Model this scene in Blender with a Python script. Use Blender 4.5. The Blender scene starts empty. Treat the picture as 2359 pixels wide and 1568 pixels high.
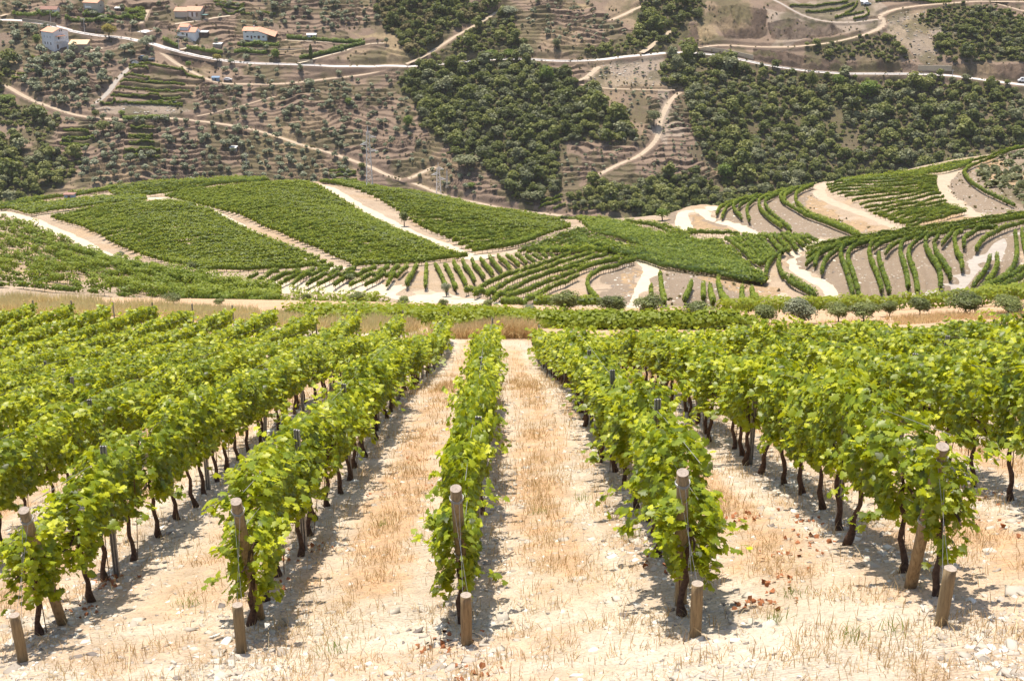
import bpy, math, random
import numpy as np
from mathutils import Vector

# ------------------------------------------------------------------ camera, sky, sun, exposure
SC = bpy.context.scene
COL = SC.collection
PITCH = math.radians(21.0)
F = 1432.0                       # focal length in pixels of a 1024 px wide frame
cam_data = bpy.data.cameras.new("camera")
cam_data.sensor_width = 36.0
cam_data.lens = F / 1024 * 36.0
cam_data.clip_start = 0.3
cam_data.clip_end = 4000
cam = bpy.data.objects.new("camera", cam_data)
COL.objects.link(cam)
cam.location = (0, 0, 0)
cam.rotation_euler = (math.pi / 2 - PITCH, 0, 0)
SC.camera = cam

SUN_AZ, SUN_EL = math.radians(-26), math.radians(72)     # azimuth from +Y towards +X
world = bpy.data.worlds.new("World")
SC.world = world
world.use_nodes = True
wn = world.node_tree.nodes
bg = wn["Background"]
sky = wn.new("ShaderNodeTexSky")
sky.sky_type = 'NISHITA'
sky.sun_disc = False
sky.sun_elevation = SUN_EL
sky.sun_rotation = SUN_AZ
sky.air_density = 1.0
sky.dust_density = 2.0
world.node_tree.links.new(sky.outputs[0], bg.inputs[0])
bg.inputs[1].default_value = 0.125
sl = bpy.data.lights.new("sun", 'SUN')
sl.energy = 4.5
sl.angle = math.radians(0.5)
sl.color = (1.0, 0.93, 0.82)
sun = bpy.data.objects.new("sun", sl)
COL.objects.link(sun)
sd = Vector((math.sin(SUN_AZ) * math.cos(SUN_EL), math.cos(SUN_AZ) * math.cos(SUN_EL), math.sin(SUN_EL)))
sun.rotation_euler = sd.to_track_quat('Z', 'Y').to_euler()
sun.location = (0, 0, 60)
SC.view_settings.view_transform = 'Standard'
SC.view_settings.look = 'None'
SC.view_settings.exposure = 0.42
SC.view_settings.gamma = 1.0
SC.cycles.use_denoising = True
SC.cycles.max_bounces = 6
SC.cycles.diffuse_bounces = 3
SC.cycles.glossy_bounces = 2
SC.cycles.transmission_bounces = 4
SC.cycles.transparent_max_bounces = 8

rng = np.random.default_rng(7)
random.seed(7)

# ------------------------------------------------------------------ picture coordinates -> rays
def D(*p):  return [(x / 2.3037, y / 2.3037) for x, y in p]
def R1(*p): return [(x / 6.74, y / 6.74) for x, y in p]
def R2(*p): return [(325 + x / 6.74, y / 6.74) for x, y in p]
def R3(*p): return [(650 + x / 6.307, y / 6.307) for x, y in p]
def R4(*p): return [(x / 6.291, 162.5 + y / 6.291) for x, y in p]
def R5(*p): return [(300 + x / 6.291, 162.5 + y / 6.291) for x, y in p]
def R6(*p): return [(625 + x / 5.912, 137.5 + y / 5.912) for x, y in p]
def Q1(*p): return [(x / 13.48, y / 13.48) for x, y in p]
def Q2(*p): return [(150 + x / 13.48, y / 13.48) for x, y in p]
def Q3(*p): return [(825 + x / 11.85, y / 11.85) for x, y in p]
SP, CP = math.sin(PITCH), math.cos(PITCH)
def ray(uv):
    uv = np.asarray(uv, float).reshape(-1, 2)
    x = (uv[:, 0] - 512) / F
    y = (340 - uv[:, 1]) / F
    return np.stack([x, CP + y * SP, -SP + y * CP], 1)

# ------------------------------------------------------------------ noise
_tab = np.random.default_rng(99).random((8, 256, 256))
def vn(x, y, s=0):
    x = np.asarray(x, float); y = np.asarray(y, float)
    ix = np.floor(x).astype(int); iy = np.floor(y).astype(int)
    fx = x - ix; fy = y - iy
    fx = fx * fx * (3 - 2 * fx); fy = fy * fy * (3 - 2 * fy)
    t = _tab[s % 8]
    a = t[ix & 255, iy & 255]; b = t[(ix + 1) & 255, iy & 255]
    c = t[ix & 255, (iy + 1) & 255]; d = t[(ix + 1) & 255, (iy + 1) & 255]
    return (a * (1 - fx) + b * fx) * (1 - fy) + (c * (1 - fx) + d * fx) * fy
def fbm(x, y, s=0, o=4):
    v = 0; a = .5; n = 0
    for k in range(o):
        v = v + a * vn(x * 2 ** k + 17.3 * k, y * 2 ** k + 5.1 * k, s + k); n += a; a *= .5
    return v / n
def sstep(a, b, x):
    t = np.clip((x - a) / (b - a), 0, 1)
    return t * t * (3 - 2 * t)
def inpoly(px, py, poly):
    poly = np.asarray(poly, float)
    r = np.zeros(px.shape, bool)
    bx0, by0 = poly.min(0); bx1, by1 = poly.max(0)
    m = (px >= bx0) & (px <= bx1) & (py >= by0) & (py <= by1)
    if not m.any(): return r
    x = px[m]; y = py[m]; c = np.zeros(x.shape, bool)
    n = len(poly)
    for i in range(n):
        x1, y1 = poly[i]; x2, y2 = poly[(i + 1) % n]
        if y1 == y2: continue
        k = ((y1 > y) != (y2 > y)) & (x < (x2 - x1) * (y - y1) / (y2 - y1) + x1)
        c ^= k
    r[m] = c
    return r

# ------------------------------------------------------------------ terrain sheets
class Fan:
    """height sheet on a fan of columns X = a*(Y+o), rows at the given Y"""
    def __init__(s, o, amax, nc, ys, hf):
        s.o, s.ys = o, ys
        s.a = np.linspace(-amax, amax, nc)
        s.Y = np.repeat(ys[:, None], nc, 1)
        s.X = s.a[None, :] * (s.Y + o)
        s.Z = hf(s.X, s.Y)
    def idx(s, x, y):
        r = np.interp(y, s.ys, np.arange(len(s.ys)))
        c = np.interp(x / np.maximum(y + s.o, 1e-3), s.a, np.arange(len(s.a)))
        return r, c
    def h(s, x, y, arr=None):
        A = s.Z if arr is None else arr
        r, c = s.idx(x, y)
        r0 = np.clip(np.floor(r).astype(int), 0, len(s.ys) - 2); c0 = np.clip(np.floor(c).astype(int), 0, len(s.a) - 2)
        fr = r - r0; fc = c - c0
        return (A[r0, c0] * (1 - fr) + A[r0 + 1, c0] * fr) * (1 - fc) + (A[r0, c0 + 1] * (1 - fr) + A[r0 + 1, c0 + 1] * fr) * fc
def cast(fan, uv, tmin, tmax):
    d = ray(uv); n = len(d)
    t = np.exp(np.linspace(math.log(tmin), math.log(tmax), 700))
    P = d[:, None, :] * t[None, :, None]
    g = P[:, :, 2] - fan.h(P[:, :, 0], P[:, :, 1])
    neg = g < 0
    first = np.where(neg.any(1), neg.argmax(1), g.argmin(1))
    out = np.zeros((n, 3))
    for i in range(n):
        k = first[i]
        if neg[i].any() and k > 0:
            lo, hi = t[k - 1], t[k]
            for _ in range(14):
                m = (lo + hi) / 2; p = d[i] * m
                if p[2] - fan.h(p[0], p[1]) < 0: hi = m
                else: lo = m
            out[i] = d[i] * hi
        else:
            out[i] = d[i] * t[k]
    return out[:, :2]

def rbf_fit(P, lam=0.02):
    s = 80.0
    xy = P[:, :2] / s; n = len(P)
    r2 = ((xy[:, None] - xy[None]) ** 2).sum(2)
    K = .5 * r2 * np.log(r2 + 1e-12) + lam * np.eye(n)
    A = np.block([[K, np.c_[np.ones(n), xy]], [np.c_[np.ones(n), xy].T, np.zeros((3, 3))]])
    w = np.linalg.solve(A, np.r_[P[:, 2], 0, 0, 0])
    def f(X, Y):
        sh = X.shape; x = X.ravel() / s; y = Y.ravel() / s
        z = w[n] + w[n + 1] * x + w[n + 2] * y
        for i in range(n):
            rr = (x - xy[i, 0]) ** 2 + (y - xy[i, 1]) ** 2
            z = z + w[i] * .5 * rr * np.log(rr + 1e-12)
        return z.reshape(sh)
    return f

NEAR = [  # (x, y in the 2359 px wide view, distance along the view axis)
 (150,1430,16.2),(600,1420,15.6),(1075,1400,15),(1570,1385,14.3),(2095,1345,13.4),
 (772,1149,22.3),(1425,1120,21.6),(460,1135,23.4),(1843,1146,18.4),(2204,1115,18.6),(1620,1009,26.2),(1501,903,34),
 (581,1029,28.5),(1046,804,67),(55,750,78),(330,755,77),(593,764,75),(1075,785,71),(1235,812,67),
 (1700,848,60),(1936,855,59),(2340,835,60),(0,692,100),(366,712,98),(640,722,96),(900,697,116),(1100,745,82),
 (1306,728,98),(1600,735,88),(1850,738,84),(2229,721,86),(2100,702,110),(1500,712,112),(1150,705,112)]
MID = [(0,500,300),(0,560,255),(0,620,215),(0,480,318),(300,600,235),(300,655,203),(600,650,205),(600,690,186),
 (0,478,335),(275,438,345),(275,480,300),(275,540,262),(622,423,350),(622,480,290),(622,560,245),(622,620,218),
 (842,432,345),(842,500,280),(842,560,245),(900,600,228),(1021,464,330),(1021,520,275),(1050,585,236),
 (1204,500,310),(1250,540,262),(1300,515,285),(1250,590,230),(1423,513,300),(1515,520,290),(1500,560,255),(1500,600,232),
 (900,686,184),(1180,695,182),(1180,640,206),(1572,490,310),(1654,476,322),(1750,530,275),(1830,444,345),
 (1931,422,360),(1931,460,310),(2000,520,262),(2141,392,365),(2258,377,365),(2340,351,370),(2200,480,285),
 (2340,430,310),(2340,500,250),(1800,580,238),(1760,650,205),(1923,683,188),(2340,660,178),(2200,620,200),
 (2000,600,225),(1500,688,184),(1400,650,205),(1600,640,208),(2340,560,222)]
def unp(l):
    l = np.array(l, float); d = ray(l[:, :2] / 2.3037); return d * l[:, 2:3]
PN, PM = unp(NEAR), unp(MID)
SIL = [(0,478,335),(275,438,345),(622,423,350),(842,432,345),(1021,464,330),(1204,500,310),(1423,513,300),(1572,490,310),(1654,476,322),(1830,444,345),(1931,422,360),(2141,392,365),(2340,351,370)]
PS = unp(SIL)
b1 = PS * 1.0; b1[:, :2] *= 1.22; b1[:, 2] -= 26
b2 = PS * 1.0; b2[:, :2] *= 1.5; b2[:, 2] -= 70
edge = []
for P in (PN, PM):
    for p in P:
        if abs(p[0]) > .30 * (p[1] + 5) and p[1] > 60: edge.append([p[0] * 1.45, p[1], p[2] + (2 if p[0] > 0 else -2)])
edge.append([0, -6, -2.0]); edge.append([-14, 0, -6]); edge.append([14, 0, -2])
CT = np.vstack([PN, PM, b1, b2, np.array(edge)])
TER = rbf_fit(CT, 0.0006)
# ------------------------------------------------------------------ materials
def new_mat(name):
    m = bpy.data.materials.new(name); m.use_nodes = True
    nt = m.node_tree; nt.nodes.clear()
    return m, nt
def nd(nt, t, **kw):
    n = nt.nodes.new(t)
    for k, v in kw.items():
        if k.startswith('i_'):
            key = k[2:]
            n.inputs[int(key) if key.isdigit() else key].default_value = v
        else: setattr(n, k, v)
    return n
def ramp(nt, stops, interp='LINEAR'):
    r = nt.nodes.new('ShaderNodeValToRGB'); r.color_ramp.interpolation = interp
    e = r.color_ramp.elements
    while len(e) > 1: e.remove(e[-1])
    e[0].position, e[0].color = stops[0][0], (*stops[0][1], 1)
    for p, c in stops[1:]:
        q = e.new(p); q.color = (*c, 1)
    return r
def mixc(nt, fac, a, b, blend='MIX'):
    m = nt.nodes.new('ShaderNodeMix'); m.data_type = 'RGBA'; m.blend_type = blend
    L = nt.links
    for s, v in ((m.inputs[0], fac), (m.inputs[6], a), (m.inputs[7], b)):
        if hasattr(v, 'links'): L.new(v, s)
        elif isinstance(v, (tuple, list)): s.default_value = (*v, 1)
        else: s.default_value = v
    return m.outputs[2]
def mth(nt, op, a, b=0.0, clamp=False):
    m = nt.nodes.new('ShaderNodeMath'); m.operation = op; m.use_clamp = clamp
    for s, v in ((m.inputs[0], a), (m.inputs[1], b)):
        if hasattr(v, 'links'): nt.links.new(v, s)
        else: s.default_value = v
    return m.outputs[0]
def noise(nt, scale, detail=4, rough=.6, vec=None, dist=0):
    n = nd(nt, 'ShaderNodeTexNoise', i_Scale=scale, i_Detail=detail, i_Roughness=rough, i_Distortion=dist)
    if vec: nt.links.new(vec, n.inputs['Vector'])
    return n
def finish(nt, color, rough=.9, spec=.2, bump=None, bstr=.5, bdist=.1):
    p = nd(nt, 'ShaderNodeBsdfPrincipled', i_Roughness=rough)
    p.inputs['Specular IOR Level'].default_value = spec
    if hasattr(color, 'links'): nt.links.new(color, p.inputs['Base Color'])
    else: p.inputs['Base Color'].default_value = (*color, 1)
    if bump is not None:
        b = nd(nt, 'ShaderNodeBump', i_Strength=bstr, i_Distance=bdist)
        nt.links.new(bump, b.inputs['Height']); nt.links.new(b.outputs[0], p.inputs['Normal'])
    o = nd(nt, 'ShaderNodeOutputMaterial'); nt.links.new(p.outputs[0], o.inputs[0])
    return p
def simple(name, col, rough=.8, var=.25, scale=8, spec=.2, bump=.3, bdist=.02, metal=0):
    m, nt = new_mat(name)
    tc = nd(nt, 'ShaderNodeTexCoord')
    n = noise(nt, scale, 5, .65, tc.outputs['Object'])
    c = ramp(nt, [(.3, tuple(x * (1 - var) for x in col)), (.7, tuple(min(1, x * (1 + var)) for x in col))])
    nt.links.new(n.outputs[0], c.inputs[0])
    p = finish(nt, c.outputs[0], rough, spec, n.outputs[0], bump, bdist)
    p.inputs['Metallic'].default_value = metal
    return m
def foliage_mat(name, dark, mid, light, transl=(.3, .45, .05), tw=.35, rough=.45, spec=.5, objvar=.25):
    """leaf colours vary leaf by leaf (tint attribute, on vines with painted shade) and plant by plant"""
    m, nt = new_mat(name); L = nt.links
    at = nd(nt, 'ShaderNodeAttribute', attribute_name='tint')
    oi = nd(nt, 'ShaderNodeObjectInfo')
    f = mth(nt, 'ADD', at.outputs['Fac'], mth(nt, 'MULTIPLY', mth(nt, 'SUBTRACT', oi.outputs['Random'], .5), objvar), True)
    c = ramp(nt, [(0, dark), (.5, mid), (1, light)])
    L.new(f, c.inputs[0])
    p = nd(nt, 'ShaderNodeBsdfPrincipled', i_Roughness=rough)
    p.inputs['Specular IOR Level'].default_value = spec
    L.new(c.outputs[0], p.inputs['Base Color'])
    tr = nd(nt, 'ShaderNodeBsdfTranslucent')
    L.new(mixc(nt, .75, c.outputs[0], transl), tr.inputs['Color'])
    mx = nd(nt, 'ShaderNodeMixShader', i_0=tw)
    L.new(p.outputs[0], mx.inputs[1]); L.new(tr.outputs[0], mx.inputs[2])
    o = nd(nt, 'ShaderNodeOutputMaterial'); L.new(mx.outputs[0], o.inputs[0])
    return m
def soil_mat(name, base, base2, rock, scrub, gold, pale, s1, s2, bstr, bdist, tread=False):
    """ground sheet: mask R = bare rock bank, G = scrubby undergrowth, B = dry grass, A = pale worn soil"""
    m, nt = new_mat(name); L = nt.links
    tc = nd(nt, 'ShaderNodeTexCoord'); v = tc.outputs['Object']
    at = nd(nt, 'ShaderNodeAttribute', attribute_name='mask')
    sp = nd(nt, 'ShaderNodeSeparateColor'); L.new(at.outputs['Color'], sp.inputs[0])
    n1 = noise(nt, s1, 6, .7, v); n2 = noise(nt, s2, 6, .72, v); n3 = noise(nt, s2 * 6, 4, .7, v)
    b = ramp(nt, [(.3, base2), (.62, base)]); L.new(n1.outputs[0], b.inputs[0])
    def vary(col, k=.35, n=n2):
        r = ramp(nt, [(.3, tuple(x * (1 - k) for x in col)), (.7, tuple(min(1, x * (1 + k * .8)) for x in col))])
        L.new(n.outputs[0], r.inputs[0]); return r.outputs[0]
    def thr(fac, w=.5):
        a = mth(nt, 'MULTIPLY', mth(nt, 'SUBTRACT', n2.outputs[0], .5), 1.6)
        g = mth(nt, 'ADD', fac, mth(nt, 'MULTIPLY', a, mth(nt, 'MULTIPLY', fac, 1.0)), True)
        return g
    c = b.outputs[0]
    c = mixc(nt, thr(at.outputs['Alpha']), c, vary(pale, .12))
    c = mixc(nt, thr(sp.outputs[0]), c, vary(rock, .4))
    c = mixc(nt, thr(sp.outputs[2]), c, vary(gold, .35))
    c = mixc(nt, thr(sp.outputs[1]), c, vary(scrub, .5))
    fine = ramp(nt, [(.28, (.55, .52, .5)), (.5, (1, 1, 1)), (.8, (1.0, 1.0, 1.0))]); L.new(n3.outputs[0], fine.inputs[0])
    c = mixc(nt, 1.0, c, fine.outputs[0], 'MULTIPLY')
    hsum = mth(nt, 'ADD', mth(nt, 'MULTIPLY', n2.outputs[0], 1.0), mth(nt, 'MULTIPLY', n3.outputs[0], .5))
    if tread:                      # tyre treads pressed into the worn soil of the alleys
        wv = nd(nt, 'ShaderNodeTexWave', i_Scale=2.6, i_Distortion=1.6, bands_direction='Y'); wv.inputs['Detail Scale'].default_value = .6; L.new(v, wv.inputs[0])
        nm = ramp(nt, [(.48, (0, 0, 0)), (.58, (1, 1, 1))]); L.new(noise(nt, .55, 2, .5, v).outputs[0], nm.inputs[0])
        hsum = mth(nt, 'ADD', hsum, mth(nt, 'MULTIPLY', mth(nt, 'MULTIPLY', wv.outputs[0], nm.outputs[0]), mth(nt, 'MULTIPLY', at.outputs['Alpha'], .9)))
    finish(nt, c, .95, .1, hsum, bstr, bdist)
    return m

M_NEAR = soil_mat('dry_stony_soil', (.60, .49, .36), (.46, .35, .24), (.27, .225, .185), (.12, .10, .05), (.62, .40, .235), (.72, .62, .49), .5, 4.0, .9, .08, True)
M_MID = soil_mat('terrace_soil', (.54, .41, .29), (.38, .28, .19), (.27, .21, .155), (.13, .115, .055), (.50, .34, .19), (.66, .57, .46), .12, .9, 1.0, .35)
M_FAR = soil_mat('schist_hillside_soil', (.31, .222, .16), (.20, .145, .108), (.072, .050, .038), (.115, .105, .05), (.37, .28, .16), (.44, .36, .28), .05, .5, .7, .5)
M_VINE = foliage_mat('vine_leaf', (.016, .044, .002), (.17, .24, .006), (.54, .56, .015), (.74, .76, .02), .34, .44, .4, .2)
M_VINE_MID = foliage_mat('vine_leaf_distant', (.024, .052, .004), (.105, .160, .008), (.25, .30, .014), (.50, .55, .04), .34, .5, .3, .2)
M_OLIVE = foliage_mat('olive_leaf', (.10, .115, .055), (.23, .25, .14), (.38, .39, .25), (.4, .42, .2), .25, .55, .35, .5)
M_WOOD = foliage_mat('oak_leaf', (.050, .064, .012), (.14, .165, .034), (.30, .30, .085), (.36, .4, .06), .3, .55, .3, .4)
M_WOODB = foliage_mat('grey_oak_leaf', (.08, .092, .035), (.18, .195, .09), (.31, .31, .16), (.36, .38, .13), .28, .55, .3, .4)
M_BRIGHT = foliage_mat('bright_green_leaf', (.05, .085, .012), (.13, .19, .025), (.26, .32, .05), (.4, .5, .06), .3, .5, .3, .4)
M_YELLOW = foliage_mat('yellow_blossom_leaf', (.14, .12, .02), (.30, .25, .05), (.46, .38, .08), (.4, .35, .05), .25, .6, .2, .1)
M_SCRUB = foliage_mat('scrub_leaf', (.11, .09, .035), (.21, .175, .07), (.32, .26, .12), (.2, .18, .06), .15, .7, .2, .2)
M_GRASS = foliage_mat('dry_grass_blade', (.33, .19, .08), (.55, .38, .19), (.74, .60, .36), (.6, .45, .22), .25, .6, .3, 0)
M_GRASSG = foliage_mat('tall_grass_blade', (.62, .36, .18), (.74, .55, .28), (.62, .58, .26), (.6, .55, .28), .4, .6, .2, 0)
M_BARK = simple('vine_bark', (.10, .062, .045), .95, .5, 30, .1, .8, .01)
M_TRUNK = simple('tree_bark', (.10, .08, .065), .95, .4, 6, .1, .6, .03)
M_STONE = simple('schist_stone', (.50, .46, .40), .85, .35, 5, .2, .5, .01)
M_WALL = simple('dry_stone_wall', (.15, .115, .09), .95, .45, 3, .1, .9, .1)
M_METAL = simple('galvanised_stake', (.36, .34, .32), .6, .3, 20, .4, .2, .005, .35)
M_WIRE = simple('trellis_wire', (.45, .44, .42), .45, .1, 20, .5, 0, .001, .6)
M_ROD = simple('rusty_rod', (.16, .085, .05), .8, .3, 30, .2, .2, .002)
M_ROAD = simple('pale_asphalt', (.62, .58, .55), .9, .08, 1.2, .15, .2, .01)
M_TRACK = simple('pale_dirt_track', (.48, .38, .275), .95, .14, .8, .1, .6, .04)
M_TRACKW = simple('white_dirt_road', (.58, .49, .37), .95, .10, .8, .1, .6, .04)
M_TRACKG = simple('grey_gravel_road', (.42, .37, .32), .95, .14, .8, .1, .6, .04)
M_LEAFD = simple('dead_vine_leaf', (.34, .13, .055), .8, .4, 30, .2, .2, .01)

def wood_mat():
    m, nt = new_mat('weathered_post_wood'); L = nt.links
    tc = nd(nt, 'ShaderNodeTexCoord'); mp = nd(nt, 'ShaderNodeMapping'); mp.inputs['Scale'].default_value = (14, 14, 1.1)
    L.new(tc.outputs['Object'], mp.inputs[0])
    n = noise(nt, 3.5, 6, .7, mp.outputs[0], .4); n2 = noise(nt, 2.2, 3, .6, tc.outputs['Object'])
    oi = nd(nt, 'ShaderNodeObjectInfo')
    c = ramp(nt, [(.3, (.13, .075, .035)), (.5, (.33, .22, .11)), (.72, (.46, .34, .19))]); L.new(n.outputs[0], c.inputs[0])
    c2 = mixc(nt, mth(nt, 'MULTIPLY', n2.outputs[0], .55), c.outputs[0], (.21, .175, .12))
    c3 = mixc(nt, mth(nt, 'MULTIPLY', oi.outputs['Random'], .4), c2, (.22, .19, .12))
    finish(nt, c3, .85, .2, n.outputs[0], .8, .012)
    return m
M_POST = wood_mat()
M_POSTTOP = simple('sawn_post_end', (.40, .33, .27), .9, .3, 40, .1, .3, .003)

# ------------------------------------------------------------------ object helpers
def tag(o, label=None, cat=None, group=None, kind=None):
    if label: o['label'] = label
    if cat: o['category'] = cat
    if group: o['group'] = group
    if kind: o['kind'] = kind
    return o
def mesh_np(name, V, polys, mat=None, tint=None, smooth=False, k=None, sizes=None):
    """V (n,3); polys (m,k) array, or flat loops with sizes"""
    me = bpy.data.meshes.new(name)
    V = np.ascontiguousarray(V, np.float32)
    if sizes is None:
        P = np.ascontiguousarray(polys, np.int32); m, kk = P.shape
        loops = P.ravel(); starts = np.arange(m, dtype=np.int32) * kk; tot = np.full(m, kk, np.int32)
    else:
        loops = np.asarray(polys, np.int32); tot = np.asarray(sizes, np.int32); m = len(tot)
        starts = np.r_[0, np.cumsum(tot)[:-1]].astype(np.int32)
    me.vertices.add(len(V)); me.vertices.foreach_set('co', V.ravel())
    me.loops.add(len(loops)); me.loops.foreach_set('vertex_index', loops)
    me.polygons.add(m); me.polygons.foreach_set('loop_start', starts); me.polygons.foreach_set('loop_total', tot)
    if smooth: me.polygons.foreach_set('use_smooth', np.ones(m, bool))
    me.update(calc_edges=True)
    if tint is not None:
        a = me.attributes.new('tint', 'FLOAT', 'POINT'); a.data.foreach_set('value', np.ascontiguousarray(tint, np.float32))
    if mat: me.materials.append(mat)
    return me
def link(name, me, parent=None, loc=None):
    o = bpy.data.objects.new(name, me); COL.objects.link(o)
    if parent is not None: o.parent = parent
    if loc is not None: o.location = loc
    return o
class MB:
    """collects boxes, tubes and polygons for one mesh"""
    def __init__(s): s.v = []; s.f = []; s.t = []
    def add(s, V, Fc):
        o = len(s.v); s.v += [tuple(p) for p in V]; s.f += [tuple(i + o for i in f) for f in Fc]
    def box(s, x0, x1, y0, y1, z0, z1):
        s.add([(x0,y0,z0),(x1,y0,z0),(x1,y1,z0),(x0,y1,z0),(x0,y0,z1),(x1,y0,z1),(x1,y1,z1),(x0,y1,z1)],
              [(0,3,2,1),(4,5,6,7),(0,1,5,4),(1,2,6,5),(2,3,7,6),(3,0,4,7)])
    def tube(s, pts, rad, n=7, cap=True):
        pts = [Vector(p) for p in pts]; rings = []
        if not hasattr(rad, '__len__'): rad = [rad] * len(pts)
        up = None
        V = []
        for i, p in enumerate(pts):
            d = (pts[min(i + 1, len(pts) - 1)] - pts[max(i - 1, 0)]).normalized()
            if up is None: up = d.orthogonal().normalized()
            x = (up - d * up.dot(d)).normalized(); y = d.cross(x); up = x
            for k in range(n):
                a = 2 * math.pi * k / n
                V.append(p + (x * math.cos(a) + y * math.sin(a)) * rad[i])
        Fc = []
        for i in range(len(pts) - 1):
            for k in range(n):
                a, b = i * n + k, i * n + (k + 1) % n
                Fc.append((a, b, b + n, a + n))
        if cap:
            Fc.append(tuple(range(n - 1, -1, -1))); Fc.append(tuple((len(pts) - 1) * n + k for k in range(n)))
        s.add(V, Fc)
    def build(s, name, mat, parent=None, smooth=False, loc=None):
        me = bpy.data.meshes.new(name); me.from_pydata([tuple(v) for v in s.v], [], s.f); me.update()
        if mat: me.materials.append(mat)
        if smooth: me.polygons.foreach_set('use_smooth', [True] * len(me.polygons))
        return link(name, me, parent, loc)

# ------------------------------------------------------------------ terrain: near hill, middle spur, far hillside
T_ = np.exp(np.linspace(math.log(24.0), math.log(456.0), 980)) - 30.0
def mid_h(X, Y):
    z = TER(X, Y)
    far = sstep(120, 180, Y)
    z = z + far * (fbm(X / 9, Y / 9, 1, 3) - .5) * .9
    near = 1 - far
    z = z + near * ((fbm(X / 2.3, Y / 2.3, 2, 3) - .5) * .12 + (fbm(X * 2.2, Y * 2.2, 3, 3) - .5) * .045)
    return z
FM = Fan(30.0, .50, 820, T_, mid_h)

ys = np.r_[np.arange(600, 838, .36), 838 + np.cumsum(np.linspace(.6, 9, 60))]
def far_base(X, Y):
    z = -122 + .466 * (Y - 765)
    z = z + 5.5 * np.sin(X / 41 + .6) * np.clip((835 - Y) / 130, .25, 1.2) + (fbm(X / 70, Y / 70, 4, 3) - .5) * 12
    z = z + (fbm(X / 12, Y / 12, 2, 3) - .5) * 1.8
    return z
FF = Fan(0.0, .42, 1060, ys, far_base)

def W(uv): return cast(FM, uv, 60 if False else 150, 420)        # middle spur
def WN(uv): return cast(FM, uv, 5, 150)                          # near hill
def WF(uv): return cast(FF, uv, 560, 1000)                       # far hillside
def resample(P, step=None, n=None):
    P = np.asarray(P, float); d = np.r_[0, np.cumsum(np.hypot(*(P[1:] - P[:-1]).T))]
    if n is None: n = max(2, int(d[-1] / step) + 1)
    t = np.linspace(0, d[-1], n)
    return np.stack([np.interp(t, d, P[:, 0]), np.interp(t, d, P[:, 1])], 1)
def smooth_line(P, it=3):
    P = np.asarray(P, float)
    for _ in range(it):
        Q = [P[0]]
        for a, b in zip(P[:-1], P[1:]): Q += [a * .75 + b * .25, a * .25 + b * .75]
        Q.append(P[-1]); P = np.array(Q)
    return P
def bench(fan, P, hw, blend, zs, sink=.06):
    """level the sheet under a line P with heights zs"""
    R, Cc = len(fan.ys), len(fan.a); best = {}
    D2 = np.full(fan.Z.shape, 1e9, np.float32); ZT = np.zeros(fan.Z.shape, np.float32)
    w = hw + blend
    for i in range(len(P) - 1):
        a, b = P[i], P[i + 1]
        y0, y1 = min(a[1], b[1]) - w, max(a[1], b[1]) + w
        x0, x1 = min(a[0], b[0]) - w, max(a[0], b[0]) + w
        r0 = max(0, int(np.searchsorted(fan.ys, y0)) - 1); r1 = min(R, int(np.searchsorted(fan.ys, y1)) + 1)
        q = [x / max(y + fan.o, 1) for x in (x0, x1) for y in (y0, y1)]
        c0 = max(0, int(np.searchsorted(fan.a, min(q))) - 1); c1 = min(Cc, int(np.searchsorted(fan.a, max(q))) + 1)
        if r1 <= r0 or c1 <= c0: continue
        X = fan.X[r0:r1, c0:c1]; Y = fan.Y[r0:r1, c0:c1]
        d = b - a; L2 = (d ** 2).sum() + 1e-9
        t = np.clip(((X - a[0]) * d[0] + (Y - a[1]) * d[1]) / L2, 0, 1)
        ds = np.hypot(X - a[0] - t * d[0], Y - a[1] - t * d[1])
        s = D2[r0:r1, c0:c1]; m = ds < s
        s[m] = ds[m]; ZT[r0:r1, c0:c1][m] = (zs[i] * (1 - t) + zs[i + 1] * t)[m]
    m = D2 < w
    k = 1 - sstep(hw, w, D2[m])
    fan.Z[m] = fan.Z[m] * (1 - k) + (ZT[m] - sink) * k
    return D2
ROADS = []
def road(fan, uvs, width, name, mat, label=None, wf=None, blend=None, smooth=9, raw=None):
    P = (W if fan is FM else WF)(uvs) if raw is None else raw
    P = resample(smooth_line(P, 3), 1.2 if fan is FM else 2.0)
    z = fan.h(P[:, 0], P[:, 1])
    k = np.ones(smooth) / smooth
    z = np.convolve(np.pad(z, smooth // 2, 'edge'), k, 'valid')[:len(P)]
    bench(fan, P, width / 2 + .4, blend or width * .45, z)
    ROADS.append((fan, P, z, width, name, mat, label))
    return P, z
ROADMASK = {}
def build_road(fan, P, z, width, name, mat, label):
    n = len(P)
    T = np.gradient(P, axis=0); T /= np.linalg.norm(T, axis=1)[:, None] + 1e-9
    N = np.stack([-T[:, 1], T[:, 0]], 1)
    rough = 'track' in name or 'path' in name or 'dirt' in name
    s = np.arange(n)
    wl = width / 2 * (1 + (.25 * (vn(s * .23, s * 0, 1) - .5) + .2 * (vn(s * .9, s * 0, 2) - .5)) * rough)
    wr = width / 2 * (1 + (.25 * (vn(s * .23, s * 0 + 9, 3) - .5) + .2 * (vn(s * .9, s * 0 + 5, 4) - .5)) * rough)
    cols = []
    for k, q in enumerate((-1, -.5, 0, .5, 1)):
        w = (wl if q < 0 else wr) * q
        xy = P + N * w[:, None]
        zz = z + .02 + (0 if not rough else -.05 * (abs(q) == .5)) - (.10 if abs(q) == 1 else 0)
        cols.append(np.c_[xy, zz])
    V = np.stack(cols, 1).reshape(-1, 3)
    i = np.arange(n - 1)[:, None] * 5 + np.arange(4)[None]
    Q = np.stack([i, i + 1, i + 6, i + 5], -1).reshape(-1, 4)
    o = link(name, mesh_np(name, V, Q, mat, smooth=True)); tag(o, label, kind='structure')
    return o

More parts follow.
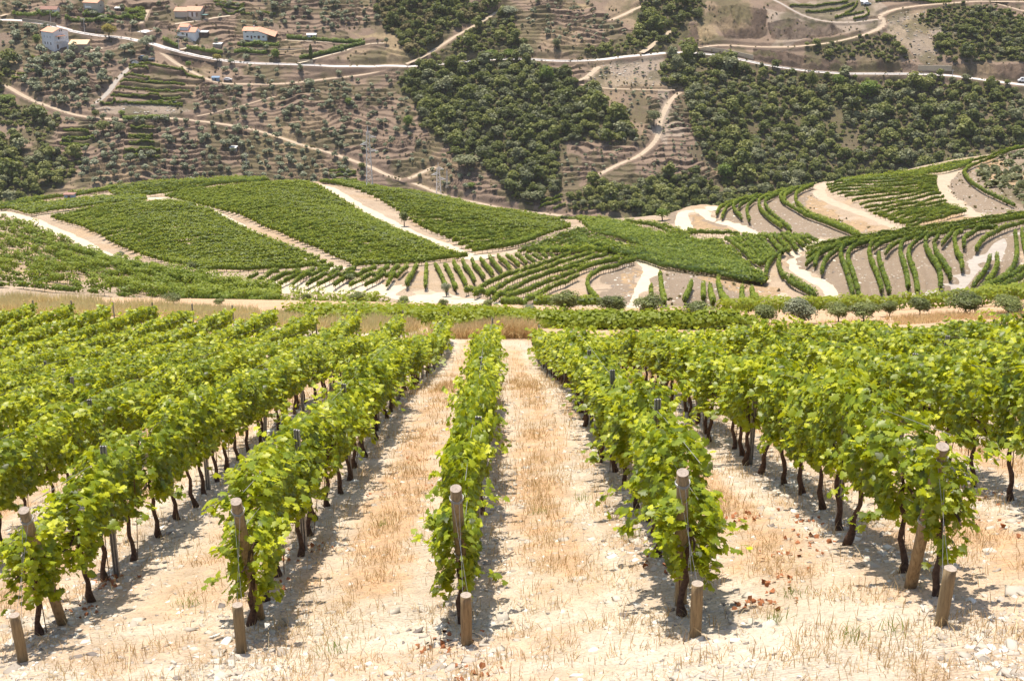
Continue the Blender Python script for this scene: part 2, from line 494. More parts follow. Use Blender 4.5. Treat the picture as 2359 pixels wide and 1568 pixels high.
# roads of the middle spur
road(FM, R4((-60,305),(120,335),(250,380),(400,450),(550,520),(650,580),(800,620),(950,660),(1150,695),(1350,712),(1560,740)), 3.4, 'dirt_road', M_TRACKW)
road(FM, R4((900,222),(1040,222),(1270,275),(1400,345),(1550,430),(1700,510),(1850,580),(2000,640),(2150,668)), 3.6, 'dirt_track', M_TRACKW)
road(FM, R5((60,125),(120,145),(230,190),(350,270),(500,345),(650,425),(800,485),(950,545),(1060,588),(1180,592)), 4.0, 'dirt_track', M_TRACKW)
road(FM, R5((1180,592),(1400,548),(1600,472),(1740,403),(1810,392)), 2.0, 'dirt_path', M_TRACK)
road(FM, R5((-340,765),(-100,790),(150,790),(330,790),(560,800),(760,838),(950,880),(1120,900)), 7.0, 'dirt_road', M_TRACKW)
road(FM, R5((760,812),(900,850),(1060,868),(1180,880),(1260,905)), 3.4, 'dirt_track', M_TRACK)
road(FM, R5((1900,560),(2060,585),(2180,625),(2215,680),(2190,760),(2140,860),(2110,940)), 3.4, 'dirt_track', M_TRACKW)
road(FM, R6((352,545),(345,500),(345,460),(400,430),(480,418),(560,415)), 4.2, 'dirt_road', M_TRACKW)
road(FM, R6((450,425),(500,478),(600,503),(680,522),(750,562),(830,592)), 4.0, 'dirt_road', M_TRACKW)
road(FM, R6((1190,606),(1120,630),(1050,665),(975,695),(970,740),(1030,790),(1130,840),(1200,880),(1238,920),(1225,975)), 3.0, 'dirt_road', M_TRACKW)
road(FM, R6((1800,985),(1870,925),(1950,880),(2050,800),(2150,700),(2250,600),(2359,525),(2440,480)), 4.2, 'gravel_road', M_TRACKG)
road(FM, R6((1260,262),(1180,275),(1140,300),(1155,350),(1280,405),(1450,455),(1560,505),(1650,552)), 3.8, 'dirt_track', M_TRACK)
road(FM, R6((2060,165),(1960,190),(1880,235),(1850,290),(1890,355),(1990,410),(2090,462)), 5.5, 'dirt_track', M_TRACK)
road(FM, R4((230,335),(420,300),(640,262)), 1.5, 'dirt_path', M_TRACK)
road(FM, R5((1810,395),(1950,455),(2050,505),(2140,540),(2100,575)), 2.4, 'dirt_track', M_TRACK)
road(FM, R6((590,595),(680,680),(790,765),(830,800)), 1.8, 'dirt_path', M_TRACK)
road(FM, R6((835,820),(900,850),(960,900),(940,960)), 2.2, 'dirt_path', M_TRACK)

# terraced rows of vines on the spur: each row stands on a narrow level bench
TROWS_A = [R6(*p) for p in [
 [(540,450),(560,410),(600,385),(750,345),(900,315),(1110,280)],[(572,470),(590,420),(650,385),(800,350),(950,318)],
 [(690,475),(650,435),(632,400),(680,375),(780,352)],[(670,415),(690,388),(760,362)],[(735,490),(715,440),(725,395),(770,370)],
 [(925,535),(860,485),(800,430),(785,385),(800,355),(900,330),(1000,302)],[(980,545),(900,480),(835,420),(822,380),(850,350),(930,325),(1060,288)],
 [(1360,577),(1200,512),(1050,450),(950,390),(902,345),(955,318)],[(945,375),(935,350),(960,328),(1010,308)],
 [(1384,570),(1250,515),(1100,455),(1020,400),(1000,350),(1030,310),(1110,280)]]]
TROWS_B = [R6(*p) for p in [
 [(1070,660),(1200,620),(1500,570),(1800,530),(2100,485),(2400,445)],[(1070,688),(1250,640),(1500,590),(1800,548),(2100,505),(2400,460)],
 [(1070,722),(1200,665),(1400,625),(1700,580),(2000,540),(2400,472)],[(1068,755),(1130,708),(1250,662),(1450,628)],
 [(1120,765),(1130,712),(1170,684)],[(1160,805),(1175,740),(1220,692),(1300,657)],
 [(1345,938),(1310,830),(1280,740),(1265,685),(1300,652),(1450,622)],[(1382,928),(1350,840),(1320,760),(1310,705),(1335,662),(1430,632)],
 [(1515,915),(1490,840),(1450,740),(1435,675),(1455,635),(1600,602)],[(1560,915),(1530,830),(1500,750),(1495,700)],
 [(1670,915),(1660,820),(1630,730),(1620,660),(1650,612),(1750,582)],[(1725,915),(1720,850),(1690,770),(1665,695),(1690,635),(1780,588)],
 [(1860,890),(1860,810),(1800,710),(1765,640),(1780,592),(1900,562)],[(1920,840),(1890,760),(1830,680),(1825,650)],
 [(1990,790),(1980,720),(1945,640),(1940,592),(1990,562)],[(2000,650),(1995,602),(2050,572),(2100,552),(2200,532)],
 [(2070,670),(2100,620),(2150,580),(2250,532),(2400,495)],[(2300,570),(2310,650),(2310,740),(2260,830),(2200,880),(2100,912)],
 [(2340,570),(2350,620),(2365,680)],[(2050,890),(2110,830),(2140,770),(2150,730)],[(2130,880),(2180,810),(2200,750),(2190,725)],
 [(2400,740),(2310,825),(2200,880),(2105,918)],[(2400,800),(2290,868),(2190,912)],[(1870,640),(1930,582)],[(1470,665),(1500,640),(1600,602)],
 [(1535,690),(1580,650),(1640,622)],[(1820,620),(1850,592)],
 [(830,810),(850,745),(900,697),(945,677)],[(1130,932),(1030,908),(960,865),(915,800),(900,760),(912,722)],[(1120,920),(1040,890),(975,850)]]]
TROWS_C = [R6(*p) for p in [
 [(205,812),(215,900),(232,985)],[(150,905),(155,940)],[(390,885),(350,965)],[(460,900),(460,965)],[(500,910),(520,985)],
 [(545,860),(560,930),(605,995)],[(688,920),(690,992)],[(745,925),(780,992)]]]
TROWS_D = [R6(*p) for p in [
 [(1995,210),(2010,182),(2060,145),(2200,95),(2420,25)],[(2000,208),(2020,242),(2080,292),(2180,340),(2300,392)],[(2060,130),(2200,85),(2420,12)],
 [(0,485),(200,518),(380,578)],[(370,535),(500,558),(675,572)],[(120,500),(300,540),(420,560)]]]
TROWS_E = [R5(*p) for p in [
 [(1040,815),(1180,755),(1400,680),(1700,577)],[(1095,840),(1300,747),(1550,662),(1850,572)],[(1175,842),(1400,752),(1650,667),(1930,577)],
 [(1215,880),(1450,790),(1700,702),(2012,587)],[(1270,892),(1500,817),(1750,712)],[(1560,690),(1750,650),(1950,620),(2110,600)],
 [(1868,862),(1815,805),(1800,745),(1850,692),(1960,657),(2105,612)]]]
TROWS_F = [R5(*p) for p in [
 [(545,775),(620,710),(680,655)],[(670,775),(705,710),(740,650)],[(790,785),(793,710),(797,645)],[(925,805),(895,720),(850,640)],
 [(985,800),(955,720),(910,640)],[(1045,780),(1010,700),(965,628)],[(1100,755),(1070,690),(1022,620)],[(1160,735),(1120,670),(1080,612)],
 [(1215,712),(1170,650),(1135,605)],[(1270,692),(1225,640),(1190,598)],[(1325,672),(1290,630),(1245,590)],[(1378,655),(1340,615),(1300,585)],
 [(1425,640),(1395,605),(1355,578)],[(1475,625),(1420,585)],[(1520,610),(1465,578)],[(1555,600),(1520,570)],[(1595,590),(1575,572)]]]
TROWS_G = [R5(*p) for p in [
 [(-330,738),(-290,715),(-262,700)],[(-265,750),(-200,715),(-135,680)],[(-200,762),(-90,705),(0,680)],[(-130,766),(0,705),(90,672)],
 [(-50,770),(100,700),(180,668)],[(40,772),(170,705),(265,664)],[(110,774),(250,705),(350,662)],[(215,775),(400,700),(480,660)],
 [(310,776),(470,705),(560,658)],[(410,775),(540,710),(625,655)]]]
def low(p, dv): return [(u, v + dv) for u, v in p]      # a traced crown line stands about a metre above its foot line
def place_rows(L): return [resample(smooth_line(W(low(p, 4.6)), 3), .45) for p in L]
TRA, TRB, TRC, TRD, TRE, TRF, TRG = map(place_rows, (TROWS_A, TROWS_B, TROWS_C, TROWS_D, TROWS_E, TROWS_F, TROWS_G))
DROW = np.full(FM.Z.shape, 1e9)
for P in TRA + TRB + TRC + TRD[:3]:
    Q = resample(P, 2.0); z = FM.h(Q[:, 0], Q[:, 1])
    z = np.convolve(np.pad(z, 2, 'edge'), np.ones(5) / 5, 'valid')
    DROW = np.minimum(DROW, bench(FM, Q, .8, 1.0, z, -.15))

# roads of the far hillside
road(FF, R1((20,560),(60,585),(150,640),(250,690),(400,738),(520,780),(700,797),(1000,799),(1250,802),(1400,818),(1600,848),(1800,892),(1950,942),(2100,1000))
     + R2((0,1010),(200,1082),(330,1132),(430,1185),(560,1218),(620,1238),(760,1300),(900,1345),(1100,1380),(1300,1422),(1600,1452)), 3.3, 'dirt_track', M_TRACK)
road(FF, R2((560,1215),(650,1160),(740,1112)), 3.6, 'dirt_track', M_TRACK)
road(FF, R2((545,440),(620,400),(700,360),(850,262),(1000,178),(1100,118),(1150,80),(1210,45)), 3.4, 'dirt_track', M_TRACK)
road(FF, R2((2130,362),(2220,290),(2300,230),(2359,180)), 3.4, 'dirt_track', M_TRACK)
road(FF, R2((1920,140),(1960,118),(2030,90),(2140,30)), 3.4, 'dirt_track', M_TRACK)
road(FF, R2((1860,425),(1800,490),(1740,545),(1690,545)), 4.2, 'dirt_track', M_TRACK)
road(FF, R2((1730,558),(1850,592),(2000,602),(2180,603),(2359,605)), 1.8, 'dirt_path', M_TRACK)
road(FF, R3((190,570),(140,620),(100,675),(62,760),(56,810),(50,860)) + R2((2200,985),(2100,1062),(2000,1092),(1900,1142),(1800,1205)), 3.2, 'dirt_track', M_TRACK)
road(FF, R3((300,302),(380,285),(500,280),(600,290),(750,292),(900,296),(1100,273),(1300,232),(1430,195),(1480,160),(1465,115),(1450,95),(1500,68),(1650,38),(1900,15),(2359,8)), 3.6, 'dirt_road', M_TRACK)
road(FF, R3((2130,6),(2250,42),(2400,78)), 3.0, 'dirt_track', M_TRACK)
road(FF, R1((1060,325),(1150,400),(1250,462),(1400,540),(1550,567),(1800,572),(2100,547)) + R2((0,527),(200,512),(400,472),(455,452)), 3.2, 'dirt_track', M_TRACK)
road(FF, R1((640,705),(720,630),(780,550),(860,462),(900,430)), 3.6, 'dirt_path', M_TRACKG)
road(FF, R1((1180,162),(1350,132),(1550,98)), 3.0, 'dirt_path', M_TRACKW)
road(FF, R1((1330,784),(1500,742),(1700,692),(1850,642)), 1.4, 'dirt_path', M_TRACK)
road(FF, R1((2010,425),(2150,382),(2359,333)) + R2((150,322),(270,290),(400,286)), 2.6, 'garden_path', M_TRACKW)
road(FF, R1((1920,265),(2050,275),(2359,297)) + R2((140,297),),  1.8, 'garden_path', M_TRACKW)
road(FF, R1((1210,335),(1260,325),(1330,292)), 2.2, 'garden_path', M_TRACKW)
road(FF, R1((950,228),(975,210),(1000,190)), 7.0, 'asphalt_yard', M_ROAD)
road(FF, R1((950,175),(985,95),(995,50)), 2.6, 'dirt_path', M_TRACK)
road(FF, R1((560,345),(640,335),(690,315)), 2.4, 'garden_path', M_TRACKW)
road(FF, R1((0,115),(45,85)), 2.6, 'dirt_path', M_TRACK)
road(FF, R3((780,-10),(860,40),(960,100),(1100,135),(1300,140),(1440,115)), 2.4, 'dirt_path', M_TRACKG)
MAINR, MAINZ = road(FF, R1((-80,125),(0,130),(150,134),(300,151),(400,182),(520,222),(700,240),(860,257),(950,274),(1060,302),(1150,330),(1300,368),(1450,400),(1600,420),(1850,433),(2100,438))
     + R2((200,445),(450,450),(560,442),(700,432),(900,418),(1050,402),(1200,392),(1380,395),(1550,409),(1700,412),(1850,408),(2050,381),(2200,363))
     + R3((0,341),(200,322),(300,328),(450,346),(600,380),(750,413),(900,436),(1060,452),(1300,460),(1600,464),(1800,462),(1950,478),(2150,508),(2359,533),(2460,545)), 5.4, 'asphalt_road', M_ROAD, smooth=15)
# ------------------------------------------------------------------ regions of the far hillside (outlines found on the slope)
def pf(uv): return WF(uv)
W1 = pf(R2((540,470),(700,440),(850,425),(1000,405),(1200,410),(1350,400),(1450,420),(1530,480),(1620,520),(1700,580),(1800,620),(1950,740),(2070,830),(2110,910),(1950,960),(1700,970),(1590,950),(1575,1000),(1590,1100),(1610,1280),(1450,1360),(1400,1420),(1340,1400),(1280,1310),(1180,1220),(1090,1110),(1000,1050),(850,1070),(780,990),(700,900),(640,840),(590,720),(510,650),(490,560)))
W2 = pf(R2((350,-20),(950,-20),(1000,60),(1190,45),(1150,90),(1000,160),(850,240),(760,290),(680,350),(560,410),(500,300),(420,200),(370,100)))
W3 = pf(R2((690,395),(850,290),(1050,160),(1150,100),(1200,90),(1310,120),(1330,250),(1370,380),(1250,375),(1000,395),(800,410)))
W4 = pf(R3((60,400),(180,350),(260,320),(450,360),(560,395),(700,425),(950,470),(1300,490),(1700,490),(2100,520),(2400,560),(2400,890),(2100,1000),(1700,1090),(1200,1160),(900,1200),(600,1260),(480,1300),(430,1150),(430,1050),(340,980),(280,900),(240,780),(210,640),(230,560),(100,530)))
W5 = pf(R3((-60,1130),(120,1110),(300,1095),(400,1180),(500,1290),(560,1330),(300,1420),(60,1420),(-60,1400)) )
W5b = pf(R2((1650,1330),(1800,1240),(2000,1235),(2300,1200),(2300,1450),(2250,1480),(1900,1430),(1680,1420)))
W6 = pf(R3((1820,250),(1850,190),(1950,130),(2060,80),(2150,40),(2400,100),(2400,400),(2200,390),(2000,390),(1830,380),(1790,280)))
W7 = pf(R3((850,300),(1000,285),(1250,240),(1350,215),(1510,225),(1540,300),(1650,390),(1500,380),(1300,350),(1250,390),(1100,370),(1000,330)))
W8 = pf(R3((-60,0),(200,-20),(370,-10),(340,60),(320,130),(240,140),(230,190),(190,280),(130,300),(0,300),(-60,330)))
W8b = pf(R2((1700,340),(1900,310),(2050,230),(2200,150),(2280,170),(2270,230),(2170,330),(2000,365),(1850,395),(1700,390)))
W9 = pf(R4((-60,-160),(100,-130),(200,-40),(330,-60),(420,-100),(500,-20),(500,20),(480,80),(400,160),(260,215),(100,260),(-60,270)))
W9b = pf(R1((-60,430),(30,440),(70,520),(80,590),(20,620),(-60,640)))
W11 = pf(R1((-60,610),(60,640),(150,700),(330,765),(430,800),(400,860),(330,1000),(180,860),(0,820),(-60,820)))
W10 = pf(R3((1700,160),(1720,100),(1900,50),(2150,30),(2060,80),(1950,130),(1850,190),(1780,200)))
CLIFF = [pf(R3((370,40),(560,30),(740,70),(730,200),(700,240),(480,248),(430,170),(380,110))),
         pf(R3((660,310),(850,320),(1050,370),(1200,385),(1450,380),(1660,420),(1670,445),(1300,452),(1060,445),(900,425),(750,400),(660,375))),
         pf(R3((1900,430),(2100,400),(2400,400),(2400,520),(2150,495),(1960,465))),
         pf(R1((1110,345),(1250,370),(1400,405),(1460,430),(1460,480),(1260,455),(1150,390))),
         pf(R1((420,170),(560,190),(700,150),(680,230),(520,212))),
         pf(R3((740,150),(900,120),(1150,150),(1250,200),(1100,240),(900,250),(750,230))), pf(R3((200,160),(330,150),(420,240),(260,280),(200,230))),
         pf(R3((1230,470),(1560,475),(1550,490),(1300,500),(1230,520)))]
ROCKY = [pf(R3((700,60),(1000,110),(1440,120),(1470,170),(1300,215),(1100,262),(900,285),(720,262),(740,200),(760,100))),
         pf(R3((1500,110),(1620,70),(1740,60),(1720,180),(1700,230),(1790,330),(1810,410),(1690,410),(1600,330),(1520,250))),
         pf(R3((1700,200),(1800,170),(1950,150),(2060,70),(2080,110),(1990,190),(1880,250),(1860,260),(1720,240))),
         pf(R3((800,-20),(1430,-20),(1450,80),(1300,130),(1000,110),(860,40))),
         pf(R1((640,700),(870,690),(1200,700),(1250,760),(1000,770),(640,765))),
         pf(R2((1780,480),(1850,430),(2250,400),(2359,440),(2359,560),(2000,590),(1850,580),(1760,545))),
         pf(R2((2290,600),(2359,640),(2359,1000),(2250,900),(2260,800)))]
GOLDF = [pf(R1((20,330),(120,360),(100,560),(40,520),(30,420))), pf(R1((1570,900),(1950,900),(2150,1010),(2100,1060),(1650,1000))),
         pf(R2((200,190),(450,230),(560,420),(420,400),(380,260))), pf(R3((280,150),(360,120),(440,240),(300,290))),
         pf(R2((1600,0),(1760,0),(1800,60),(1560,60))), pf(R3((1650,120),(1740,110),(1720,230),(1600,180)))]
WOODS = [(W1, 3.4, 1.0, 5.3), (W2, 3.4, 1, 4.4), (W3, 4.0, .75, 4.4), (W4, 3.9, .78, 4.9), (W5, 3.2, 1.0, 4.2), (W5b, 3.2, 1.0, 4.2),
         (W6, 3.6, .82, 3.8), (W7, 4.0, .5, 3.0), (W8, 4.6, .7, 4.6), (W8b, 4.2, .75, 4.4), (W9, 4.2, .97, 5.6), (W9b, 5.6, 1, 7.0), (W10, 4.6, .35, 3.0), (W11, 4.6, .75, 4.6)]
VINEF = [pf(R1((870,430),(1110,428),(1260,475),(1400,540),(1300,620),(1240,710),(660,695),(760,600),(840,490))),
         pf(R1((400,855),(610,850),(650,940),(610,1000),(380,980))), pf(R1((860,840),(1060,840),(1090,1060),(820,1070))),
         pf(R1((835,60),(985,55),(980,135),(850,110)))]
TERR = [pf(R1((0,420),(600,360),(900,480),(700,640),(640,700),(430,740),(200,650),(60,560))),
        pf(R1((380,840),(2359,870),(2359,1240),(300,1240),(330,1000))),
        pf(R1((1380,560),(2359,540),(2359,1060),(1950,930),(1600,835),(1380,800),(1300,700))),
        pf(R2((-20,540),(480,520),(560,700),(660,860),(850,1090),(1080,1120),(1250,1300),(1330,1420),(1100,1370),(760,1290),(560,1200),(200,1060),(-20,1000))),
        pf(R2((1600,980),(2150,920),(2350,700),(2360,1190),(2000,1230),(1640,1270))), pf(R1((1450,-20),(2359,-20),(2359,240),(1800,180),(1480,110))),
        pf(R2((-20,-20),(350,-20),(380,150),(200,180),(-20,240))), pf(R2((1330,60),(1500,-10),(1800,30),(1950,160),(2100,200),(1900,310),(1600,370),(1380,340))),
        pf(R1((0,40),(1150,0),(1160,240),(600,180),(0,110))), pf(R3((0,600),(230,640),(240,800),(330,980),(400,1120),(0,1130)))]

# terrace steps cut into the olive slopes (walls face down the slope)
Xf, Yf = FF.X, FF.Y
jx = Xf + (fbm(Xf / 14, Yf / 14, 5, 2) - .5) * 14; jy = Yf + (fbm(Xf / 14, Yf / 14, 6, 2) - .5) * 14
tm = np.zeros(Xf.shape)
for p in TERR: tm = np.maximum(tm, inpoly(jx, jy, p).astype(float))
tm = np.maximum(tm, .75 * sstep(.42, .5, fbm(Xf / 30, Yf / 30, 6, 2)) * (Xf < 40))
vm = np.zeros(Xf.shape)
for p in VINEF: vm = np.maximum(vm, inpoly(Xf, Yf, p).astype(float))
rd = np.full(Xf.shape, 99.0)
road_keep = FF.Z.copy()
Bz = far_base(Xf, Yf)
roadness = np.clip(np.abs(FF.Z - Bz) / .5, 0, 1)
warp = (fbm(Xf / 26, Yf / 26, 3, 3) - .5) * 6.5 + (fbm(Xf / 5, Yf / 5, 7, 2) - .5) * .8
def steps(z, h):
    q = (z + warp) / h; fl = np.floor(q); fr = q - fl
    return h * (sstep(.0, .15, fr) * .84 + .16 * fr - fr), ((fr < .17) & (fr > .0))
amp = (.50 + 1.0 * sstep(.36, .58, fbm(Xf / 8, Yf / 8, 1, 2))) * tm * (1 - vm)
st1, ri1 = steps(Bz, 1.65); st2, ri2 = steps(Bz, 2.6)
st = st1 * amp + st2 * vm * 1.1
riser = (ri1 * np.clip(amp, 0, 1) + ri2 * vm) * sstep(1.2, 3, rd0) if False else (ri1 * np.clip(amp, 0, 1) + ri2 * vm)
onroad = np.zeros(Xf.shape, bool)
for (fan, P, z, w, *_r) in ROADS:
    if fan is not FF: continue
    bx0, by0 = P.min(0) - w; bx1, by1 = P.max(0) + w
    m = (Xf > bx0) & (Xf < bx1) & (Yf > by0) & (Yf < by1)
    ii = np.argwhere(m)
    if not len(ii): continue
    xs, yy = Xf[m], Yf[m]; dmin = np.full(xs.shape, 1e9)
    for q in P[::2]: dmin = np.minimum(dmin, (xs - q[0]) ** 2 + (yy - q[1]) ** 2)
    r_ = rd[m]; rd[m] = np.minimum(r_, np.sqrt(dmin) - w / 2)
FF.Z = FF.Z + st * sstep(1.2, 3.0, rd)
cl = np.zeros(Xf.shape)
for p in CLIFF: cl = np.maximum(cl, inpoly(Xf + (jx - Xf) * .3, Yf + (jy - Yf) * .3, p).astype(float))
FF.Z += cl * (fbm(Xf / 2.0, Yf / 6, 2, 4) - .5) * 5.0 * sstep(1, 3, rd)

def mask_attr(me, M):
    a = me.attributes.new('mask', 'FLOAT_COLOR', 'POINT'); a.data.foreach_set('color', np.ascontiguousarray(M, np.float32).ravel())
def sheet(name, fan, mat, M):
    R, Cc = fan.Z.shape
    V = np.stack([fan.X, fan.Y, fan.Z], -1).reshape(-1, 3)
    i = (np.arange(R - 1)[:, None] * Cc + np.arange(Cc - 1)[None]).ravel()
    Q = np.stack([i, i + 1, i + Cc + 1, i + Cc], -1)
    me = mesh_np(name, V, Q, mat, smooth=True); mask_attr(me, M.reshape(-1, 4))
    return tag(link(name, me), kind='structure')
mk = np.zeros(Xf.shape + (4,))
for p, *_ in WOODS: mk[..., 1] = np.maximum(mk[..., 1], inpoly(jx, jy, p) * .8)
for p in (W4, W6, W7, W10): mk[..., 1] = np.where(inpoly(jx, jy, p), .5 + .3 * sstep(.4, .6, fbm(Xf / 16, Yf / 16, 2, 2)), mk[..., 1])
mk[..., 0] = np.maximum(cl * (.75 + .5 * (fbm(Xf / 4, Yf / 9, 2, 3) - .5)), riser * .85 * (rd > 1.5))
for p in ROCKY: mk[..., 3] = np.maximum(mk[..., 3], inpoly(jx, jy, p) * .55)
for p in GOLDF: mk[..., 2] = np.maximum(mk[..., 2], inpoly(jx, jy, p) * .7)
mk[..., 2] = np.maximum(mk[..., 2], .38 * sstep(.55, .7, fbm(Xf / 20, Yf / 20, 5, 3)) * (1 - mk[..., 1]))
mk[..., 1] = np.maximum(mk[..., 1], .62 * sstep(.50, .66, fbm(Xf / 9, Yf / 9, 0, 3)) * (rd > 1))
sheet('far_hillside', FF, M_FAR, mk)

# middle spur + near hill
Xm, Ym = FM.X, FM.Y
jx2 = Xm + (fbm(Xm / 5, Ym / 5, 5, 2) - .5) * 5; jy2 = Ym + (fbm(Xm / 5, Ym / 5, 6, 2) - .5) * 5
mm = np.zeros(Xm.shape + (4,))
BANKS = [W(R6((1060,700),(1300,640),(1800,560),(2400,470),(2400,1000),(1000,1000),(1220,930),(1130,850),(970,760),(985,700))),
         W(R6((180,800),(330,780),(600,830),(830,870),(930,920),(800,990),(200,990))),
         W(R6((-120,640),(60,720),(130,800),(40,1000),(-120,900))),
         W(R6((600,400),(1110,280),(1180,400),(1560,560),(1180,600),(780,560),(560,480))),
         W(R6((2030,170),(2400,40),(2400,440),(2150,450),(1900,330),(1900,240))),
         W(R6((230,480),(340,420),(330,520),(240,505))), W(R6((380,460),(450,450),(650,520),(560,550),(380,530)))]
for p in BANKS: mm[..., 0] = np.maximum(mm[..., 0], inpoly(jx2, jy2, p) * .72)
for p in (W(R6((1060,330),(1110,350),(1560,560),(1350,560),(1050,430))), W(R6((1700,520),(2000,450),(2080,450),(2100,480),(1850,530))),
          W(R6((480,820),(760,830),(950,910),(900,960),(700,930))), W(R6((2060,150),(2200,110),(2400,230),(2400,330),(2150,240))),
          W(R6((380,460),(500,500),(640,540),(400,540))), W(R5((2090,660),(2160,690),(2100,850),(2050,800)))):
    mm[..., 2] = np.maximum(mm[..., 2], inpoly(jx2, jy2, p) * .75)
for p in (W(R6((2120,190),(2400,60),(2400,420),(2250,330),(2090,240))),): mm[..., 1] = np.maximum(mm[..., 1], inpoly(jx2, jy2, p) * .55 * sstep(.45, .6, fbm(Xm / 6, Ym / 6, 3, 3)))
mm[..., 0] *= 1 - sstep(1.0, .3, np.abs(DROW) * 0 + 1)  # banks keep their rock right up to the benches
midz = sstep(125, 160, Ym)
mm[..., 3] = np.maximum(mm[..., 3], .10 * midz * (1 - mm[..., 0]))
mm[..., 2] = np.maximum(mm[..., 2], .45 * midz * sstep(.5, .68, fbm(Xm / 8, Ym / 8, 5, 3)) * (mm[..., 0] < .1))
# near field: two worn wheel tracks and a strip of dry grass in each alley, stones under the vines
ROWX = {}
for i in range(-16, 15): ROWX[i] = -.35 + (2.24 * i if i < 0 else 2.16 * i)
rx = np.array([ROWX[i] for i in range(-16, 15)])
xr = Xm + .010 * Ym + (vn(Xm * .0 + Ym * .35, Ym * 0, 2) - .5) * .25
k = np.clip(np.searchsorted(rx, xr) - 1, 0, len(rx) - 2)
ph = (xr - rx[k]) / (rx[k + 1] - rx[k])            # 0..1 across the alley
ng = 1 - midz
patch = fbm(Xm * 3.1, Ym * 2.2, 6, 4)
strip = np.exp(-((ph - .5) / .21) ** 2) * (.45 + .9 * sstep(.32, .62, fbm(Xm * .7, Ym * .30, 1, 3))) * (.45 + 1.0 * sstep(.38, .6, patch))
side = .5 * np.exp(-((np.abs(ph - .5) - .36) / .07) ** 2) * sstep(.45, .65, fbm(Xm * .9, Ym * .5, 2, 3))
STARTY = lambda x: 13.2 - .26 * x
inrow = sstep(-1.0, 1.5, Ym - STARTY(Xm))
fg = .55 * sstep(.42, .62, fbm(Xm * .8, Ym * 1.2, 4, 3))
mm[..., 2] = np.where(midz < .5, np.maximum(mm[..., 2], ng * np.clip((strip + side) * inrow + fg * (1 - inrow * .6), 0, 1) * .85), mm[..., 2])
mm[..., 3] = np.where(midz < .5, ng * np.clip(.35 + .5 * np.exp(-((np.abs(ph - .5) - .27) / .08) ** 2) + .3 * (1 - inrow), 0, .85), mm[..., 3])
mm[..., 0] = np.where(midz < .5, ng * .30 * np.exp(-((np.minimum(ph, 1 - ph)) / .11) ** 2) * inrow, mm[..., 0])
ENDP = unp([(55,750,78),(330,755,77),(593,764,75),(1075,785,71),(1235,812,67),(1700,848,60),(1936,855,59),(2340,835,60)])
def ENDY(x): return np.interp(x, ENDP[:, 0], ENDP[:, 1])
bey = sstep(0, 2.5, Ym - ENDY(Xm)) * ng
mm[..., 2] = np.maximum(mm[..., 2] * (1 - bey), bey * (.25 + .6 * sstep(2.5, 6, Ym - ENDY(Xm))))
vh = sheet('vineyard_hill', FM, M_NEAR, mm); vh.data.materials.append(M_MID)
mi = np.repeat((FM.ys[:-1] > 125).astype(np.int32), len(FM.a) - 1); vh.data.polygons.foreach_set('material_index', mi)
for r in ROADS: build_road(*r)
# ------------------------------------------------------------------ leaves
def frames(nrm, spin):
    n = nrm / (np.linalg.norm(nrm, axis=1)[:, None] + 1e-9)
    ref = np.where(np.abs(n[:, 2:3]) < .9, np.array([[0, 0, 1.]]), np.array([[1., 0, 0]]))
    x = np.cross(ref, n); x /= np.linalg.norm(x, axis=1)[:, None]
    y = np.cross(n, x)
    c, s = np.cos(spin)[:, None], np.sin(spin)[:, None]
    return x * c + y * s, y * c - x * s, n
def cards(P, nrm, size, shape, tint, spin=None):
    """place a flat or folded leaf outline (m,3) at every point"""
    n = len(P)
    if spin is None: spin = rng.random(n) * 6.283
    x, y, z = frames(nrm, spin)
    S = np.asarray(shape, float); m = len(S)
    size = np.broadcast_to(size, (n,))
    V = P[:, None, :] + (x[:, None] * S[None, :, :1] + y[:, None] * S[None, :, 1:2] + z[:, None] * S[None, :, 2:3]) * size[:, None, None]
    return V.reshape(-1, 3), np.repeat(tint, m)
# lobed grape leaf outline, fan of triangles round its middle
_ang = np.radians([-90, -62, -38, -20, 5, 25, 48, 66, 90, 114, 132, 155, 175, 200, 218, 242])
_rad = np.array([.18, .46, .40, .52, .36, .55, .38, .50, .62, .50, .38, .55, .36, .52, .40, .46])
LEAF = np.vstack([[0, 0, .0]] + [[r * math.cos(a), r * math.sin(a) , -.16 * (r * math.cos(a) * 1.6) ** 2 - .10 * max(0, r * math.sin(a)) - .04 * (i % 2)] for i, (a, r) in enumerate(zip(_ang, _rad))])
LEAFT = np.array([[0, 1 + i, 1 + (i + 1) % 16] for i in range(16)])
LEAF6 = np.array([[0, -.35, .0], [.42, -.22, -.08], [.48, .25, -.1], [0, .58, -.04], [-.48, .25, -.1], [-.42, -.22, -.08]])
LEAF6F = np.array([[0, 1, 2, 3], [0, 3, 4, 5]])
QUAD = np.array([[-.5, -.42, 0], [.5, -.36, .07], [.42, .5, 0], [-.4, .44, -.07]])
QUADF = np.array([[0, 1, 2, 3]])
def leafmesh(name, P, nrm, size, tint, shape, faces, mat):
    V, t = cards(P, nrm, size, shape, tint)
    n = len(P); Fc = (np.arange(n)[:, None, None] * len(shape) + faces[None]).reshape(-1, faces.shape[1])
    return mesh_np(name, V, Fc, mat, t)

